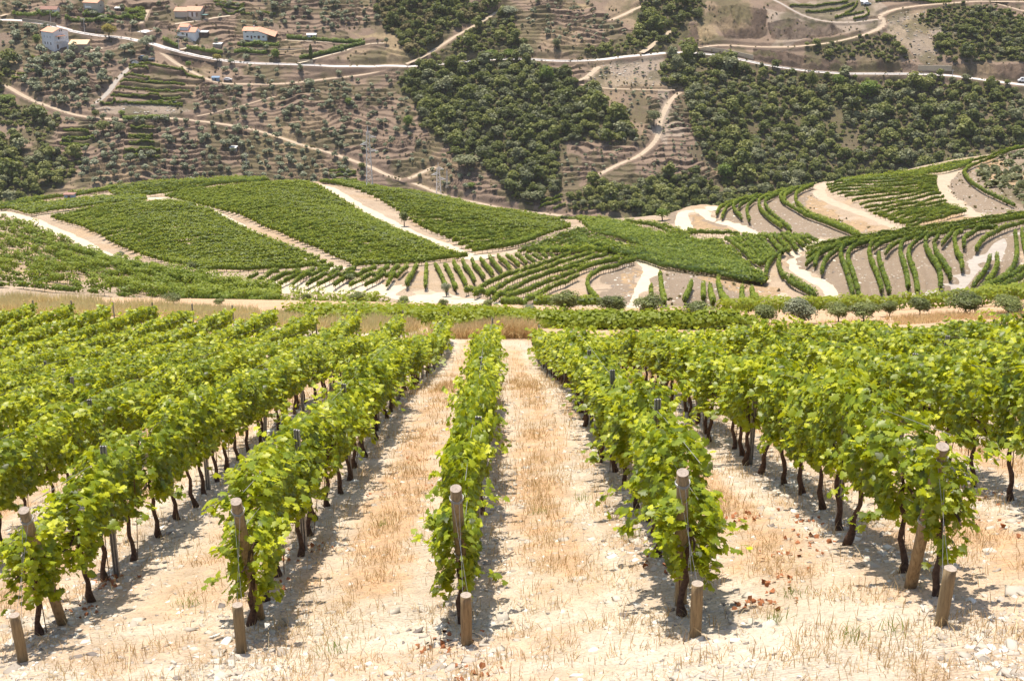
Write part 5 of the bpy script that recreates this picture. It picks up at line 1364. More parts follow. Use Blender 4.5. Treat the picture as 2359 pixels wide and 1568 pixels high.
# ------------------------------------------------------------------ vineyard strips and hedges on the far hillside
def far_rows(name, rows, label, group, mat=None, **kw):
    k_ = dict(w=.55, per_m=26, size=.42, z0=.2, z1=1.6, trunks=False); k_.update(kw)
    Ps = [resample(smooth_line(pf(low(r, 1.6)), 2), .8) for r in rows]
    for k, P in enumerate(Ps):
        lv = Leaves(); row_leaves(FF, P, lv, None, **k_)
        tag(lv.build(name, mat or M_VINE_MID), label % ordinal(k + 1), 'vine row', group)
far_rows('vine_row', [R1((870,437),(1100,442),(1250,482),(1380,535)), R1((870,458),(1000,462)), R1((835,502),(1000,522),(1250,567)), R1((810,549),(1000,547),(1240,566)), R1((780,596),(1000,602),(1280,612)),
   R1((745,640),(1000,647),(1220,657)), R1((675,682),(900,692),(1000,680),(1230,697)), R1((900,692),(1230,708))], 'green vine row, %s from the top in the stepped plot below the lorry', 'rows of the stepped plot', base=.5)
far_rows('vine_row', [R1((430,866),(600,884)), R1((445,876),(600,892)), R1((420,928),(640,932)), R1((415,938),(640,944)), R1((405,958),(600,972)), R1((405,968),(590,980))], 'short vine row, %s from the top on the small terraces at the left', 'rows of the small left terraces', base=.5)
far_rows('vine_row', [R1((880,851),(1040,856)), R1((870,905),(1030,904)), R1((865,920),(1030,925)), R1((870,952),(1040,952)), R1((840,1002),(1080,1000)), R1((830,1053),(1080,1050))], 'short vine row, %s from the top on the terraces below the track', 'rows of the terraces below the track', base=.5)
far_rows('vine_row', [R1((845,62),(975,60)), R1((842,72),(980,70)), R1((842,82),(980,80)), R1((845,92),(980,91)), R1((850,102),(980,102)), R1((900,113),(975,115)), R1((930,124),(975,128))], 'close vine row, %s from the top in the small square plot by the houses', 'rows of the small square plot', w=.8, base=.45)
far_rows('vine_row', [R1((1440,5),(1650,28)), R1((1450,28),(1645,48)), R1((1500,62),(1650,72)), R1((1620,88),(1700,90)), R1((1750,88),(1860,92))], 'vine row, %s from the top on the slope above the long house', 'rows above the long house', base=.5)
far_rows('vine_row', [R2((1450,1365),(1600,1310)), R2((1440,1400),(1590,1345)), R2((1540,1402),(1622,1375)), R2((1560,1470),(1690,1462)), R2((1560,1485),(1700,1478))], 'vine row, %s from the top at the foot of the dark wood', 'rows at the foot of the wood', base=.5)
far_rows('vine_row', [R3((880,33),(1100,22),(1250,3)), R3((980,66),(1150,60),(1290,15)), R3((1220,86),(1290,45),(1308,5)), R3((1165,106),(1260,85),(1350,68)), R3((1280,116),(1370,98),(1382,70),(1365,45)), R3((1420,3),(1900,6))], 'vine row, %s from the left on the grey knoll at the top right', 'rows on the grey knoll', base=.55)
far_rows('vine_row', [R2((30,1155),(210,1150)), R2((30,1170),(210,1166)), R2((60,1205),(215,1203)), R1((160,462),(300,490)), R1((115,492),(180,505)), R1((80,520),(180,545)), R1((210,380),(350,410))], 'short vine row, %s in the scattered terraces of the left slope', 'scattered terrace rows', base=.45)
far_rows('hedge', [R1((1935,248),(2100,262),(2359,275)) + R2((0,270),(250,276)), R1((2020,390),(2200,345),(2359,318)) + R2((0,348),(150,306),(270,288)), R1((830,798),(960,790),(1140,795)), R1((1600,292),(1720,298),(1880,300)), R1((90,85),(200,95),(400,105)),
   R1((560,100),(700,105),(900,125)), R1((440,125),(620,140),(770,142)), R1((1260,320),(1400,345),(1500,350)), R1((1580,350),(1700,348),(1800,352)), R1((1100,260),(1160,290),(1200,310))], 'green garden hedge near the houses, %s of the hedges', 'garden hedges', w=1.1, z0=.1, z1=2.2, per_m=46, mat=M_BRIGHT, size=.5, base=.45)

# ------------------------------------------------------------------ houses
def cmat(name, col, rough=.8, **k): return simple(name, col, rough, .10, 2.0, .2, .2, .02, **k)
M_WHITE = cmat('white_render', (.86, .85, .85)); M_CREAM = cmat('cream_render', (.52, .47, .40)); M_TAN = cmat('tan_render', (.42, .35, .29))
M_GLASS = simple('dark_window', (.05, .045, .05), .25, .3, 4, .5, 0); M_SHUT = cmat('pale_shutter', (.62, .60, .60)); M_DOOR = cmat('brown_door', (.16, .10, .08)); M_GREEN = cmat('green_garage_door', (.20, .27, .20))
def tile(name, col):
    m, nt = new_mat(name); L = nt.links; tc = nd(nt, 'ShaderNodeTexCoord')
    w_ = nd(nt, 'ShaderNodeTexWave', i_Scale=2.4, i_Distortion=.3); L.new(tc.outputs['Object'], w_.inputs[0]); n = noise(nt, 1.6, 4, .7, tc.outputs['Object'])
    c = ramp(nt, [(.3, tuple(x * .78 for x in col)), (.7, tuple(min(1, x * 1.15) for x in col))]); L.new(n.outputs[0], c.inputs[0])
    finish(nt, c.outputs[0], .85, .2, w_.outputs[0], .5, .05); return m
M_TILE = tile('orange_roof_tile', (.80, .42, .28)); M_TILEL = tile('light_orange_roof_tile', (.85, .60, .38)); M_TILEO = tile('old_roof_tile', (.38, .22, .17))
def far_pt(uv):
    c = WF(uv)[0]; return c[0], c[1], float(FF.h(c[0], c[1]))
def gable(m, x0, x1, y0, y1, z, rise, ov=.35, axis='x', th=.18):
    """two tiled slopes with thickness"""
    if axis == 'x':
        ym = (y0 + y1) / 2; k = rise / ((y1 - y0) / 2); e = z - ov * k
        for a, b in ((y0 - ov, ym), (y1 + ov, ym)):
            V = [(x0 - ov, a, e), (x1 + ov, a, e), (x1 + ov, b, z + rise), (x0 - ov, b, z + rise)]
            V += [(p[0], p[1], p[2] + th) for p in V]; m.add(V, [(0, 3, 2, 1), (4, 5, 6, 7), (0, 1, 5, 4), (1, 2, 6, 5), (2, 3, 7, 6), (3, 0, 4, 7)])
    else:
        xm = (x0 + x1) / 2; k = rise / ((x1 - x0) / 2); e = z - ov * k
        for a, b in ((x0 - ov, xm), (x1 + ov, xm)):
            V = [(a, y0 - ov, e), (b, y0 - ov, z + rise), (b, y1 + ov, z + rise), (a, y1 + ov, e)]
            V += [(p[0], p[1], p[2] + th) for p in V]; m.add(V, [(0, 3, 2, 1), (4, 5, 6, 7), (0, 1, 5, 4), (1, 2, 6, 5), (2, 3, 7, 6), (3, 0, 4, 7)])
def shell(m, x0, x1, y0, y1, h, rise=0, axis='x', zb=-3.0):
    if axis == 'x' and rise:
        ym = (y0 + y1) / 2
        V = [(x0,y0,zb),(x1,y0,zb),(x1,y1,zb),(x0,y1,zb),(x0,y0,h),(x1,y0,h),(x1,y1,h),(x0,y1,h),(x0,ym,h+rise),(x1,ym,h+rise)]
        m.add(V, [(0,1,5,4),(2,3,7,6),(1,2,6,9,5),(3,0,4,8,7),(0,3,2,1)])
    elif rise:
        xm = (x0 + x1) / 2
        V = [(x0,y0,zb),(x1,y0,zb),(x1,y1,zb),(x0,y1,zb),(x0,y0,h),(x1,y0,h),(x1,y1,h),(x0,y1,h),(xm,y0,h+rise),(xm,y1,h+rise)]
        m.add(V, [(0,1,5,8,4),(2,3,7,9,6),(1,2,6,5),(3,0,4,7),(0,3,2,1)])
    else: m.box(x0, x1, y0, y1, zb, h)
def house(uv, rz, label, blocks, wmat, rmat, wins=(), sides=(), extra=None, cat='house', dy=0, name='house', dz=0):
    x, y, z = far_pt(uv)
    r = bpy.data.objects.new(name, None); COL.objects.link(r); r.location = (x, y + dy, z + dz); r.rotation_euler = (0, 0, math.radians(rz)); r.empty_display_size = 1
    tag(r, label, cat)
    for (x0, x1, y0, y1, h, rise, ax) in blocks:
        m = MB(); shell(m, x0, x1, y0, y1, h, rise, ax); m.build('wall', wmat, r)
        m = MB()
        if rise: gable(m, x0, x1, y0, y1, h, rise, axis=ax)
        else: m.box(x0 - .25, x1 + .25, y0 - .25, y1 + .25, h + .003, h + .25)
        m.build('roof', rmat, r)
    for (xc, zc, w, h, mt, nm, y0) in wins:      # on a front wall at y = y0
        m = MB(); m.box(xc - w / 2, xc + w / 2, y0 - .06, y0 + .05, zc - h / 2, zc + h / 2); f = m.build(nm, mt, r)
        if nm == 'window': m = MB(); m.box(xc - w / 2 - .12, xc + w / 2 + .12, y0 - .14, y0 - .003, zc - h / 2 - .16, zc - h / 2 - .02); m.build('sill', wmat, f)
    for (yc, zc, w, h, mt, nm, x1) in sides:     # on the right wall at x = x1
        m = MB(); m.box(x1 - .05, x1 + .06, yc - w / 2, yc + w / 2, zc - h / 2, zc + h / 2); m.build(nm, mt, r)
    if extra: extra(r)
    return r
def h1x(r):
    m = MB(); m.box(5.0, 6.6, -3.4, 1.2, 3.4, 3.6); m.box(6.45, 6.6, -3.4, 1.2, 3.6, 4.5); m.box(5.0, 6.45, -3.4, -3.25, 3.6, 4.5); m.build('balcony', M_WHITE, r)
    m = MB(); m.box(4.8, 6.7, -3.5, 1.4, 6.0, 6.25); m.build('porch_roof', M_TILE, r)
    for yy in (-3.3, -1.0, 1.1):
        m = MB(); m.box(6.35, 6.5, yy - .08, yy + .08, 4.5, 6.0); m.build('porch_post', M_WHITE, r)
    m = MB()
    for k in range(8): m.box(6.62, 7.9, 1.5 + k * .35, 1.85 + k * .35, -1, 3.2 - k * .42)
    m.build('stairs', M_WHITE, r)
house(R1((368,318)), -36, 'tall white house with orange roof and side balcony left of the tan shed', [(-4.6, 4.8, -5, 4.6, 8.2, 1.6, 'x')], M_WHITE, M_TILE,
      [(x, 2.3, .6, 1.3, M_GLASS, 'window', -5) for x in (-2.2, 0, 2.5)] + [(x, 5.6, .95, 1.2, M_SHUT, 'window', -5) for x in (-2.2, .2, 2.6)] + [(-.6, -.8, .7, .9, M_GLASS, 'window', -5)],
      [(-.5, 8.6, .5, .9, M_GLASS, 'window', 4.8), (.6, 8.6, .5, .9, M_GLASS, 'window', 4.8), (-2.6, .6, .9, 2.2, M_DOOR, 'door', 4.8), (-1.6, 4.7, .9, 2.0, M_GLASS, 'window', 4.8), (3.2, 4.7, .7, .9, M_SHUT, 'window', 4.8)], h1x, dy=3)
def lean_roof(r):
    V = [(-4.9, -3.6, 3.9), (4.9, -3.6, 3.9), (4.9, 3.4, 5.2), (-4.9, 3.4, 5.2)]; V += [(a, b, c + .2) for a, b, c in V]
    m = MB(); m.add(V, [(0,3,2,1),(4,5,6,7),(0,1,5,4),(1,2,6,5),(2,3,7,6),(3,0,4,7)]); m.build('roof', M_TILEL, r)
def house_plain(uv, rz, label, w, d, h, wmat, roofer, wins=(), dy=0, cat='house', name='house', slope=1.3, zb=-3):
    x, y, z = far_pt(uv); r = bpy.data.objects.new(name, None); COL.objects.link(r); r.location = (x, y + dy, z); r.rotation_euler = (0, 0, math.radians(rz)); tag(r, label, cat)
    m = MB(); a, b, c, e = -w / 2, w / 2, -d / 2, d / 2
    m.add([(a,c,zb),(b,c,zb),(b,e,zb),(a,e,zb),(a,c,h),(b,c,h),(b,e,h+slope),(a,e,h+slope)], [(0,3,2,1),(4,5,6,7),(0,1,5,4),(1,2,6,5),(2,3,7,6),(3,0,4,7)]); m.build('wall', wmat, r)
    if callable(roofer): roofer(r)
    else:
        V = [(a-.3,c-.3,h+.02),(b+.3,c-.3,h+.02),(b+.3,e+.3,h+slope+.08),(a-.3,e+.3,h+slope+.08)]; V += [(p,q,t+.12) for p,q,t in V]
        m = MB(); m.add(V, [(0,3,2,1),(4,5,6,7),(0,1,5,4),(1,2,6,5),(2,3,7,6),(3,0,4,7)]); m.build('roof', roofer, r)
    for (xc, zc, ww, hh, mt, nm) in wins:
        m = MB(); m.box(xc-ww/2, xc+ww/2, c-.06, c+.05, zc-hh/2, zc+hh/2); m.build(nm, mt, r)
    return r
house_plain(R1((528,350)), 2, 'tan farm shed with one light orange roof beside the tall white house', 9.2, 6.6, 3.8, M_TAN, lean_roof, [(-.4, 2.0, .6, .9, M_GLASS, 'window'), (2.8, 2.0, .6, .9, M_DOOR, 'window')], dy=3)
house(R1((632,84)), -18, 'cream two storey house with green garage door at the top left', [(-4.6, 4.2, -3.2, 3.2, 5.4, 1.3, 'x')], M_CREAM, M_TILE,
      [(-3.2, 4.0, .7, .9, M_SHUT, 'window', -3.2), (-1.0, 1.1, .9, 1.6, M_GLASS, 'window', -3.2), (2.2, 1.0, 2.6, 1.8, M_GREEN, 'garage_door', -3.2)], [(0, 3.6, .8, .9, M_GLASS, 'window', 4.2)],
      lambda r: (lambda m: (m.box(-3.0, .8, -4.3, -3.2, 2.6, 2.75), m.box(-3.0, .8, -4.3, -4.2, 2.75, 3.6), m.build('balcony', M_WHITE, r)))(MB()), dy=2)
def h4x(r):
    for x in (-.2, 5.6):
        m = MB(); m.box(x - .12, x + .12, -4.9, -4.66, -3, 2.7); m.build('porch_post', M_CREAM, r)
    m = MB(); m.box(7.2, 10.6, -4.0, -.5, .8, .95); m.build('awning', simple('teal_awning', (.14, .24, .22), .7), r)
house(R1((1275,108)), -8, 'low bungalow with two bright orange roofs and white doors above the white path', [(-7.4, -.6, -4.0, 3.6, 2.7, 1.5, 'x'), (-1.2, 6.9, -3.4, 5.4, 2.9, 1.7, 'x')], M_CREAM, M_TILE,
      [(1.2, 1.0, 1.4, 2.3, M_SHUT, 'door', -3.4), (3.6, 1.0, 1.4, 2.3, M_SHUT, 'door', -3.4), (2.4, 1.0, .9, 2.3, M_DOOR, 'door', -3.4), (5.0, 1.0, 1.2, 2.3, M_DOOR, 'door', -3.4)], [], h4x, dy=3)
house(R1((1268,255)), -14, 'stepped white house with raised upper floor and outside stairs', [(-5.2, 5.2, -3, 3.6, 3.4, 1.9, 'x'), (-4.0, .8, -2.2, 2.6, 5.8, 1.2, 'x')], M_WHITE, M_TILE,
      [(.4, 1.5, .9, 2.1, M_GLASS, 'door', -3)], [(0, 3.2, .5, .6, M_GLASS, 'window', 5.2)],
      lambda r: [(lambda m: (m.box(-5.4, 1.4, -4.6, -3.0, .5, .65), m.box(-5.4, 1.4, -4.6, -4.5, .65, 1.4), m.build('terrace', M_CREAM, r)))(MB()),
                 (lambda m: ([m.box(1.5 + k * .42, 1.92 + k * .42, -4.5, -3.4, -3, .45 - k * .36) for k in range(9)], m.build('stairs', M_CREAM, r)))(MB())], dy=2)
def h6(r):
    m = MB(); zb = -3; P = [(0, zb), (12.6, zb), (12.6, 1.9), (8.0, 3.9), (0, 3.9)]
    V = [(x, -3.5, z) for x, z in P] + [(x, 4.5, z) for x, z in P]; m.add(V, [(0,1,2,3,4), (9,8,7,6,5)] + [(k, (k + 5), ((k + 1) % 5) + 5, (k + 1) % 5) for k in range(5)]); m.build('wall', M_WHITE, r)
    m = MB(); V = [(-.4,-4,3.92),(8.0,-4,3.92),(8.6,.5,5.4),(-.4,.5,5.4)]; V += [(a,b,c+.16) for a,b,c in V]; m.add(V, [(0,3,2,1),(4,5,6,7),(0,1,5,4),(1,2,6,5),(2,3,7,6),(3,0,4,7)])
    V = [(-.4,5,3.92),(-.4,.5,5.4),(8.6,.5,5.4),(8.0,5,3.92)]; V += [(a,b,c+.16) for a,b,c in V]; m.add(V, [(0,3,2,1),(4,5,6,7),(0,1,5,4),(1,2,6,5),(2,3,7,6),(3,0,4,7)]); m.build('roof', M_TILE, r)
    m = MB(); V = [(8.03,-4,3.94),(17.2,-4.2,1.0),(17.2,2.5,2.6),(8.63,.5,5.42)]; V += [(a,b,c+.16) for a,b,c in V]; m.add(V, [(0,3,2,1),(4,5,6,7),(0,1,5,4),(1,2,6,5),(2,3,7,6),(3,0,4,7)]); m.build('side_roof', M_TILE, r)
    for x in (13.4, 16.8):
        m = MB(); m.box(x - .1, x + .1, -3.9, -3.7, -3, 1.1 if x > 15 else 2.0); m.build('porch_post', M_DOOR, r)
    m = MB(); m.box(4.9, 5.5, .1, .7, 5.3, 6.3); m.build('chimney', M_WHITE, r)
    for (xc, zc, w, h, mt, nm) in [(1.4, 3.4, .9, .45, M_GLASS, 'window'), (5.6, 3.4, .9, .45, M_GLASS, 'window'), (2.3, 1.0, 1.2, .7, M_GLASS, 'window'), (4.4, .7, .8, 1.6, M_DOOR, 'door'), (6.2, .9, 1.1, .7, M_GLASS, 'window'), (8.3, .7, 1.2, 1.6, M_DOOR, 'door'), (10.8, .9, 1.1, .7, M_GLASS, 'window')]:
        m = MB(); m.box(xc - w / 2, xc + w / 2, -3.56, -3.45, zc - h / 2, zc + h / 2); m.build(nm, mt, r)
x, y, z = far_pt(R1((1645, 262))); r = bpy.data.objects.new('house', None); COL.objects.link(r); r.location = (x, y + 3, z + .4); r.rotation_euler = (0, 0, math.radians(-4)); tag(r, 'long white farmhouse with roof sweeping down to the right', 'house'); h6(r)
house(R1((335,80)), -5, 'low old house with faded roof half hidden by trees at the top left', [(-4.4, 4.4, -2.4, 2.4, 1.6, 1.2, 'x')], M_WHITE, M_TILEO, [(1.5, .9, .8, .9, M_GLASS, 'window', -2.4)], dy=1)
M_TIN = simple('white_tin_roof', (.72, .72, .70), .5, .08, 3, .3, .1); M_BLUE = simple('blue_paint', (.20, .29, .40), .6, .15, 3)
for uv, w, d, h, wm, rm_, lab in [(R1((798,72)), 3.0, 2.6, 1.5, M_DOOR, M_TIN, 'tiny shed with white roof right of the cream house'), (R1((1375,236)), 4.4, 3.2, 1.7, M_DOOR, M_TIN, 'white roofed shed right of the stepped house'),
      (R1((2100,250)), 4.8, 2.6, 1.4, M_WHITE, M_TIN, 'white hut behind the long hedge'), (R1((1470,300)), 4.2, 3.4, .5, M_TAN, M_TIN, 'low white covered tank among the garden vines'),
      (R1((1575,1008)), 3.0, 2.6, 1.2, M_CREAM, M_TIN, 'lone pale hut on the lower olive slope'), (Q3((462, 40)), 3.4, 2.0, 1.0, M_CREAM, M_TIN, 'small pale hut beside the vine rows on the knoll'), (R1((1455,542)), 3.6, 2.0, 1.6, M_BLUE, M_BLUE, 'dark blue tank beside the lower track')]:
    house_plain(uv, rng.normal(0, 8), lab, w, d, h, wm, rm_, [(0, h * .45, .7, h * .7, M_GLASS, 'door')], cat='shed', name='shed', slope=.35, zb=-1.5)
c = W(R4((442,229)))[0]; z = float(FM.h(c[0], c[1])); r = bpy.data.objects.new('shed', None); COL.objects.link(r); r.location = (c[0], c[1], z); tag(r, 'small blue field shed on the bare patch at the crest', 'shed')
m = MB(); m.box(-1.1, 1.1, -.8, .8, -.5, 1.25); m.build('wall', M_BLUE, r); m = MB(); m.box(-1.3, 1.3, -1.0, 1.0, 1.253, 1.36); m.build('roof', M_TILEO, r); m = MB(); m.box(-.3, .3, -.84, -.79, 0, 1.05); m.build('door', M_GLASS, r)

# ------------------------------------------------------------------ vehicles
M_TYRE = simple('tyre', (.03, .03, .03), .9, .2, 4); 
def vehicle(name, uv, rz, label, cat, body, col, cabin, wheels, fan=FF, glass=(.06, .07, .08), zof=0):
    x, y, z = far_pt(uv); r = bpy.data.objects.new(name, None); COL.objects.link(r); r.location = (x, y, z + zof); r.rotation_euler = (0, 0, math.radians(rz)); tag(r, label, cat)
    paint = simple(name + '_paint', col, .35, .05, 2, .5, 0); L_, Wd, h0, h1 = body
    m = MB(); pts = cabin   # side profile of body + cabin as one extruded outline
    V = [(px, -Wd / 2 * s, pz) for px, pz, s in pts] + [(px, Wd / 2 * s, pz) for px, pz, s in pts]; n = len(pts)
    m.add(V, [tuple(range(n)), tuple(range(2 * n - 1, n - 1, -1))] + [(k, k + n, (k + 1) % n + n, (k + 1) % n) for k in range(n)]); m.build('body', paint, r)
    for wx in wheels:
        for s in (-1, 1):
            m = MB(); m.tube([(wx, s * (Wd / 2 - .12), .33), (wx, s * (Wd / 2 + .05), .33)], .33, 12); m.build('wheel', M_TYRE, r)
    return r
def glassbox(r, boxes):
    for b in boxes: m = MB(); m.box(*b); m.build('window', M_GLASS, r)
van = vehicle('white_van', R3((2352,516)), 172, 'white van driving on the asphalt road at the right edge', 'van', (5.2, 1.9, 0, 0), (.75, .75, .75),
   [(-2.6,.35,1),(2.6,.35,1),(2.6,1.0,1),(1.7,1.25,1),(1.1,2.2,.9),(-2.5,2.3,.92),(-2.6,1.2,1)], (-1.7, 1.6), zof=.1)
glassbox(van, [(.2, 1.1, -.935, .935, 1.25, 1.85), (-1.0, -.1, -.94, .94, 1.3, 1.85)])
tr_ = vehicle('lorry', R1((1005,409)), -6, 'dark grey flatbed lorry parked above the stepped vine plot', 'lorry', (6.2, 2.1, 0, 0), (.13, .15, .18),
   [(-4.2,.5,1),(2.9,.5,1),(2.9,1.3,1),(-4.2,1.3,1)], (-3.0, 2.0))
m = MB(); V_ = [(-4.4,-1.1,1.303),(-2.6,-1.1,1.303),(-2.6,1.1,1.303),(-4.4,1.1,1.303),(-4.2,-1,2.7),(-2.7,-1,2.7),(-2.7,1,2.7),(-4.2,1,2.7)]; m.add(V_, [(0,3,2,1),(4,5,6,7),(0,1,5,4),(1,2,6,5),(2,3,7,6),(3,0,4,7)]); m.build('cab', simple('blue_grey_cab', (.16, .20, .25), .5), tr_); glassbox(tr_, [(-4.0, -3.0, -1.08, 1.08, 1.9, 2.4)])
CARP = [(-2.1,.3,1),(2.1,.3,1),(2.15,.85,1),(1.3,.95,1),(.7,1.45,.85),(-1.2,1.5,.85),(-2.1,.95,1)]
for uv, rz, col, lab in [(R1((958,396)), 20, (.05, .055, .05), 'dark car parked left of the lorry'), (R1((905,420)), 30, (.10, .11, .10), 'dark green car beside the top of the stone path'), (R1((915,430)), 20, (.68, .68, .68), 'white car parked below the dark green car'),
                         (Q2((1050,1085)), 0, (.65, .66, .68), 'pale car on the lower track below the yellow tree'), (Q3((497, 55)), 8, (.72, .73, .73), 'white pickup parked on the knoll at the top right')]:
    o = vehicle('parked_car', uv, rz, lab, 'car', (4.2, 1.75, 0, 0), col, CARP, (-1.35, 1.35), zof=.05); glassbox(o, [(-1.1, .5, -.80, .80, 1.0, 1.36)])

# ------------------------------------------------------------------ retaining walls and guard rails
M_PAR = simple('pale_parapet', (.42, .36, .27), .9, .15, 2)
def wall_line(name, uvs, h, th, mat, label, dz=0, base_drop=1.0, cat='wall'):
    P = resample(smooth_line(WF(uvs), 2), 2.0); z = FF.h(P[:, 0], P[:, 1]); z = np.convolve(np.pad(z, 3, 'edge'), np.ones(7) / 7, 'valid') + dz
    m = MB(); n = len(P)
    V = []
    for k in range(n):
        t = P[min(k + 1, n - 1)] - P[max(k - 1, 0)]; t = t / (np.linalg.norm(t) + 1e-9); nx, ny = -t[1] * th / 2, t[0] * th / 2
        V += [(P[k][0] - nx, P[k][1] - ny, z[k] - base_drop), (P[k][0] + nx, P[k][1] + ny, z[k] - base_drop), (P[k][0] + nx, P[k][1] + ny, z[k] + h), (P[k][0] - nx, P[k][1] - ny, z[k] + h)]
    Fc = [(0, 1, 2, 3), ((n - 1) * 4 + 3, (n - 1) * 4 + 2, (n - 1) * 4 + 1, (n - 1) * 4)]
    for k in range(n - 1):
        for q in range(4): a = k * 4 + q; b = k * 4 + (q + 1) % 4; Fc.append((a, a + 4, b + 4, b))
    m.add(V, Fc); return tag(m.build(name, mat), label, cat)
wall_line('retaining_wall', R3((312,312),(450,322),(560,345),(652,372)), 1.7, .5, M_PAR, 'pale concrete wall above the asphalt road bend')
wall_line('retaining_wall', R3((1688,440),(1750,436),(1850,436),(1902,440)), 2.2, .5, M_PAR, 'pale curved wall closing the rocky gully above the road')
wall_line('retaining_wall', R3((1140,318),(1250,314)), .7, .4, M_PAR, 'short pale wall in the scrub of the knoll')
wall_line('retaining_wall', R1((150,142),(300,160),(380,180)), 1.3, .4, M_PAR, 'low wall along the upper edge of the road at the left', dz=.3)
wall_line('retaining_wall', R1((2010,428),(2060,424),(2110,424)), 1.8, .4, M_PAR, 'small pale wall under the cypress', dz=0)
wall_line('retaining_wall', R1((550,205),(640,210),(700,215)), 1.6, .4, M_WALL, 'dark stone wall above the road left of the golden tree')
wall_line('retaining_wall', R1((1120,352),(1200,368),(1300,390),(1400,412),(1460,424)), 0, 1.0, M_WALL, 'tall dark stone wall holding up the road', base_drop=6.0)
wall_line('retaining_wall', R1((1500,362),(1700,372),(1900,372),(1980,365)), .5, .5, M_WALL, 'long stone terrace wall below the farmhouse garden', base_drop=2.0)
wall_line('retaining_wall', R1((1560,330),(1700,338),(1900,335),(2050,328)), .4, .5, M_PAR, 'pale terrace wall in the farmhouse garden', base_drop=2.0)
wall_line('retaining_wall', R1((480,800),(560,806),(700,812),(830,812)), -.1, .8, M_WALL, 'stone wall under the dirt track at the left', base_drop=4.5)
wall_line('retaining_wall', R2((350,1140),(430,1195),(540,1228)), -.2, .8, M_WALL, 'stone wall under the lower dirt track', base_drop=3.0)
def rail(P, z, a, b, off, label):
    T = np.gradient(P, axis=0); T /= np.linalg.norm(T, axis=1)[:, None]; N = np.stack([-T[:, 1], T[:, 0]], 1)
    m = MB(); Q = [(P[k, 0] + N[k, 0] * off, P[k, 1] + N[k, 1] * off, z[k] + .62) for k in range(a, b)]
    m.tube(Q, .16, 4, True); r = tag(m.build('guard_rail', simple('rail_steel', (.42, .43, .44), .5, .1, 3, .4, 0, metal=.3)), label, 'guard rail')
    for k in range(a, b, 3):
        m = MB(); m.box(P[k, 0] + N[k, 0] * off - .08, P[k, 0] + N[k, 0] * off + .08, P[k, 1] + N[k, 1] * off - .08, P[k, 1] + N[k, 1] * off + .08, z[k] - .3, z[k] + .6); m.build('post', M_METAL, r)
def road_range(u0, u1):
    u = 512 + F * MAINR[:, 0] / (MAINR[:, 1] * CP - MAINZ * SP); i = np.flatnonzero((u > u0) & (u < u1)); return i[0], i[-1]
for u0, u1, lab in ((60, 142, 'steel guard rail along the road above the tall white house'), (165, 330, 'long steel guard rail on the road past the yellow tree'), (425, 600, 'steel guard rail on the road above the dark wood'), (700, 950, 'steel guard rail on the road above the right wood')):
    a, b = road_range(u0, u1); rail(MAINR, MAINZ, a, b, -3.1, lab)

# ------------------------------------------------------------------ pylons and poles
M_LAT = simple('white_galvanised_lattice', (.62, .62, .62), .5, .06, 3, .4, 0)
M_CONC = simple('pale_concrete', (.55, .52, .48), .9, .12, 3)
def pylon(loc, H, b0, b1, label, arms, base=True, bar=.085, name='lattice_pylon', nseg=13):
    r = bpy.data.objects.new(name, None); COL.objects.link(r); r.location = loc; r.rotation_euler = (0, 0, .18); tag(r, label, 'pylon')
    def half(z): t = z / H; return b0 * (1 - t) + b1 * t
    cs = ((-1, -1), (1, -1), (1, 1), (-1, 1))
    for sx, sy in cs:
        m = MB(); m.tube([(sx * half(z), sy * half(z), z) for z in (.2, H * .5, H)], bar, 4); m.build('leg', M_LAT, r)
    m = MB()
    for k in range(nseg):
        z0, z1 = .4 + (H - .6) * k / nseg, .4 + (H - .6) * (k + 1) / nseg
        for q in range(4):
            a, b = cs[q], cs[(q + 1) % 4]
            if (k + q) % 2: a, b = b, a
            m.tube([(a[0] * half(z0), a[1] * half(z0), z0), (b[0] * half(z1), b[1] * half(z1), z1)], bar * .6, 4)
    m.build('bracing', M_LAT, r)
    m = MB(); m.tube([(0, 0, H - .3), (0, 0, H + 1.3)], [bar * 1.6, bar * .8], 5); m.build('spike', M_LAT, r)
    for (z, s, ln) in arms:
        h = half(z); m = MB(); tip = (s * (h + ln), 0, z - .05)
        for p in ((s * h, -h, z), (s * h, h, z), (s * h, -h, z + .55), (s * h, h, z + .55)): m.tube([p, tip], bar * .7, 4)
        m.tube([(s * (h + ln * .5), -h * .5, z), (s * (h + ln * .5), h * .5, z), (s * (h + ln * .5), 0, z + .28)], bar * .5, 4)
        ar = m.build('arm', M_LAT, r)
        m = MB(); m.tube([tip, (tip[0], 0, z - .55)], .05, 6); m.build('insulator', M_GLASS, ar)
    if base:
        m = MB(); m.box(-b0 - .25, b0 + .25, -b0 - .25, b0 + .25, -.6, .35); m.build('footing', M_CONC, r)
    return r
c = W(D((852, 438)))[0]; z = float(FM.h(c[0], c[1])); d = c[1] * CP - z * SP; H = 127 / 3300 * d / .96
pylon((c[0], c[1], z + .5), H, .72, .30, 'white lattice pylon on a round platform at the top of the spur', [(H * .90, 1, 1.5), (H * .78, -1, 1.5), (H * .66, 1, 1.7)])
m = MB(); n = 28; ring = [(math.cos(k / n * 6.283) * 2.1, math.sin(k / n * 6.283) * 2.1) for k in range(n)]
m.add([(a, b, -1.2) for a, b in ring] + [(a, b, .42) for a, b in ring], [tuple(range(n, 2 * n))] + [(k, (k + 1) % n, (k + 1) % n + n, k + n) for k in range(n)])
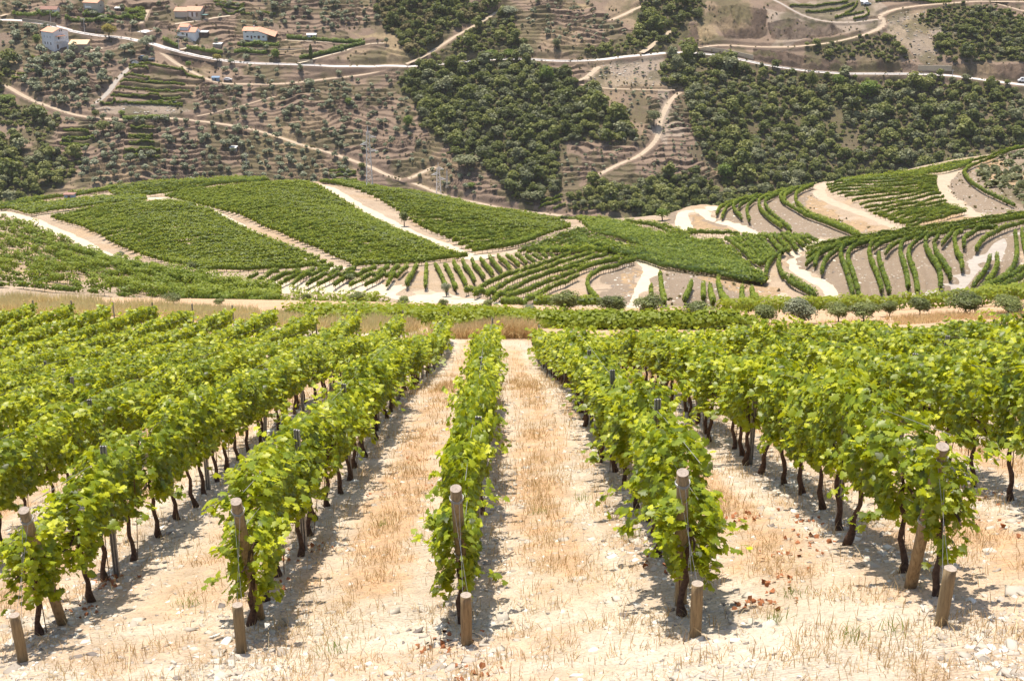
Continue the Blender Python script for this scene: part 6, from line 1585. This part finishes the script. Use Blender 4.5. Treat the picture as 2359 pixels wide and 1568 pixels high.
tag(m.build('pylon_platform', simple('platform_earth', (.42, .35, .30), .95, .2, 2), None, False, (c[0], c[1], z)), 'round earth platform under the white pylon', 'platform')
dd = 372.0; rr = ray(D((1011, 470)))[0] * dd; zb = float(FM.h(rr[0], rr[1])); tp = ray(D((1011, 386)))[0]; ztop = tp[2] * rr[1] / tp[1]
H2 = ztop - zb; pylon((rr[0], rr[1], zb), H2, .85, .30, 'second lattice pylon rising behind the vine covered crest', [(H2 * .97, 1, 1.2), (H2 * .86, -1, 1.4), (H2 * .75, 1, 1.5)], base=False)
x, y, z = far_pt(D((1030, 434))); pylon((x, y, z), 8.4, .5, .12, 'slim distant lattice mast right of the second pylon', [], base=False, bar=.07, name='lattice_mast', nseg=8)
for uv, h, lab in ((R1((345, 160)), 7.5, 'grey utility pole beside the road above the tall white house'), (R1((572, 222)), 8.0, 'grey utility pole by the road left of the golden tree'), (R1((1207, 335)), 6.0, 'grey utility pole beside the stepped house gate'),
                   (R1((1664, 1150)), 9.0, 'slim pale steel pole low on the olive slope'), (R3((1906, 480)), 3.5, 'short pole by the pale gully wall'), (R1((1802, 560)), 2.6, 'white marker post by the lower track'), (R1((1606, 490)), 3.0, 'white post below the road right of the yellow tree')):
    x, y, z = far_pt(uv); m = MB(); m.tube([(0, 0, -.4), (0, 0, h)], [.17, .11], 6); m.box(-.7, .7, -.06, .06, h - .6, h - .45)
    o = m.build('utility_pole' if h > 5 else 'marker_post', M_CONC, None, False, (x, y, z)); tag(o, lab, 'pole' if h > 5 else 'post')
# ------------------------------------------------------------------ the summer haze over the valley
m, nt = new_mat('haze')
pv = nd(nt, 'ShaderNodeVolumePrincipled'); pv.inputs['Color'].default_value = (.93, .92, .90, 1); pv.inputs['Density'].default_value = .00006; pv.inputs['Anisotropy'].default_value = .2
o = nd(nt, 'ShaderNodeOutputMaterial'); nt.links.new(pv.outputs[0], o.inputs['Volume'])
hb = MB(); hb.box(-620, 620, -60, 1260, -420, 70)
tag(hb.build('haze', m), 'thin pale summer haze filling the valley', 'haze', kind='stuff')
SC.cycles.volume_bounces = 0
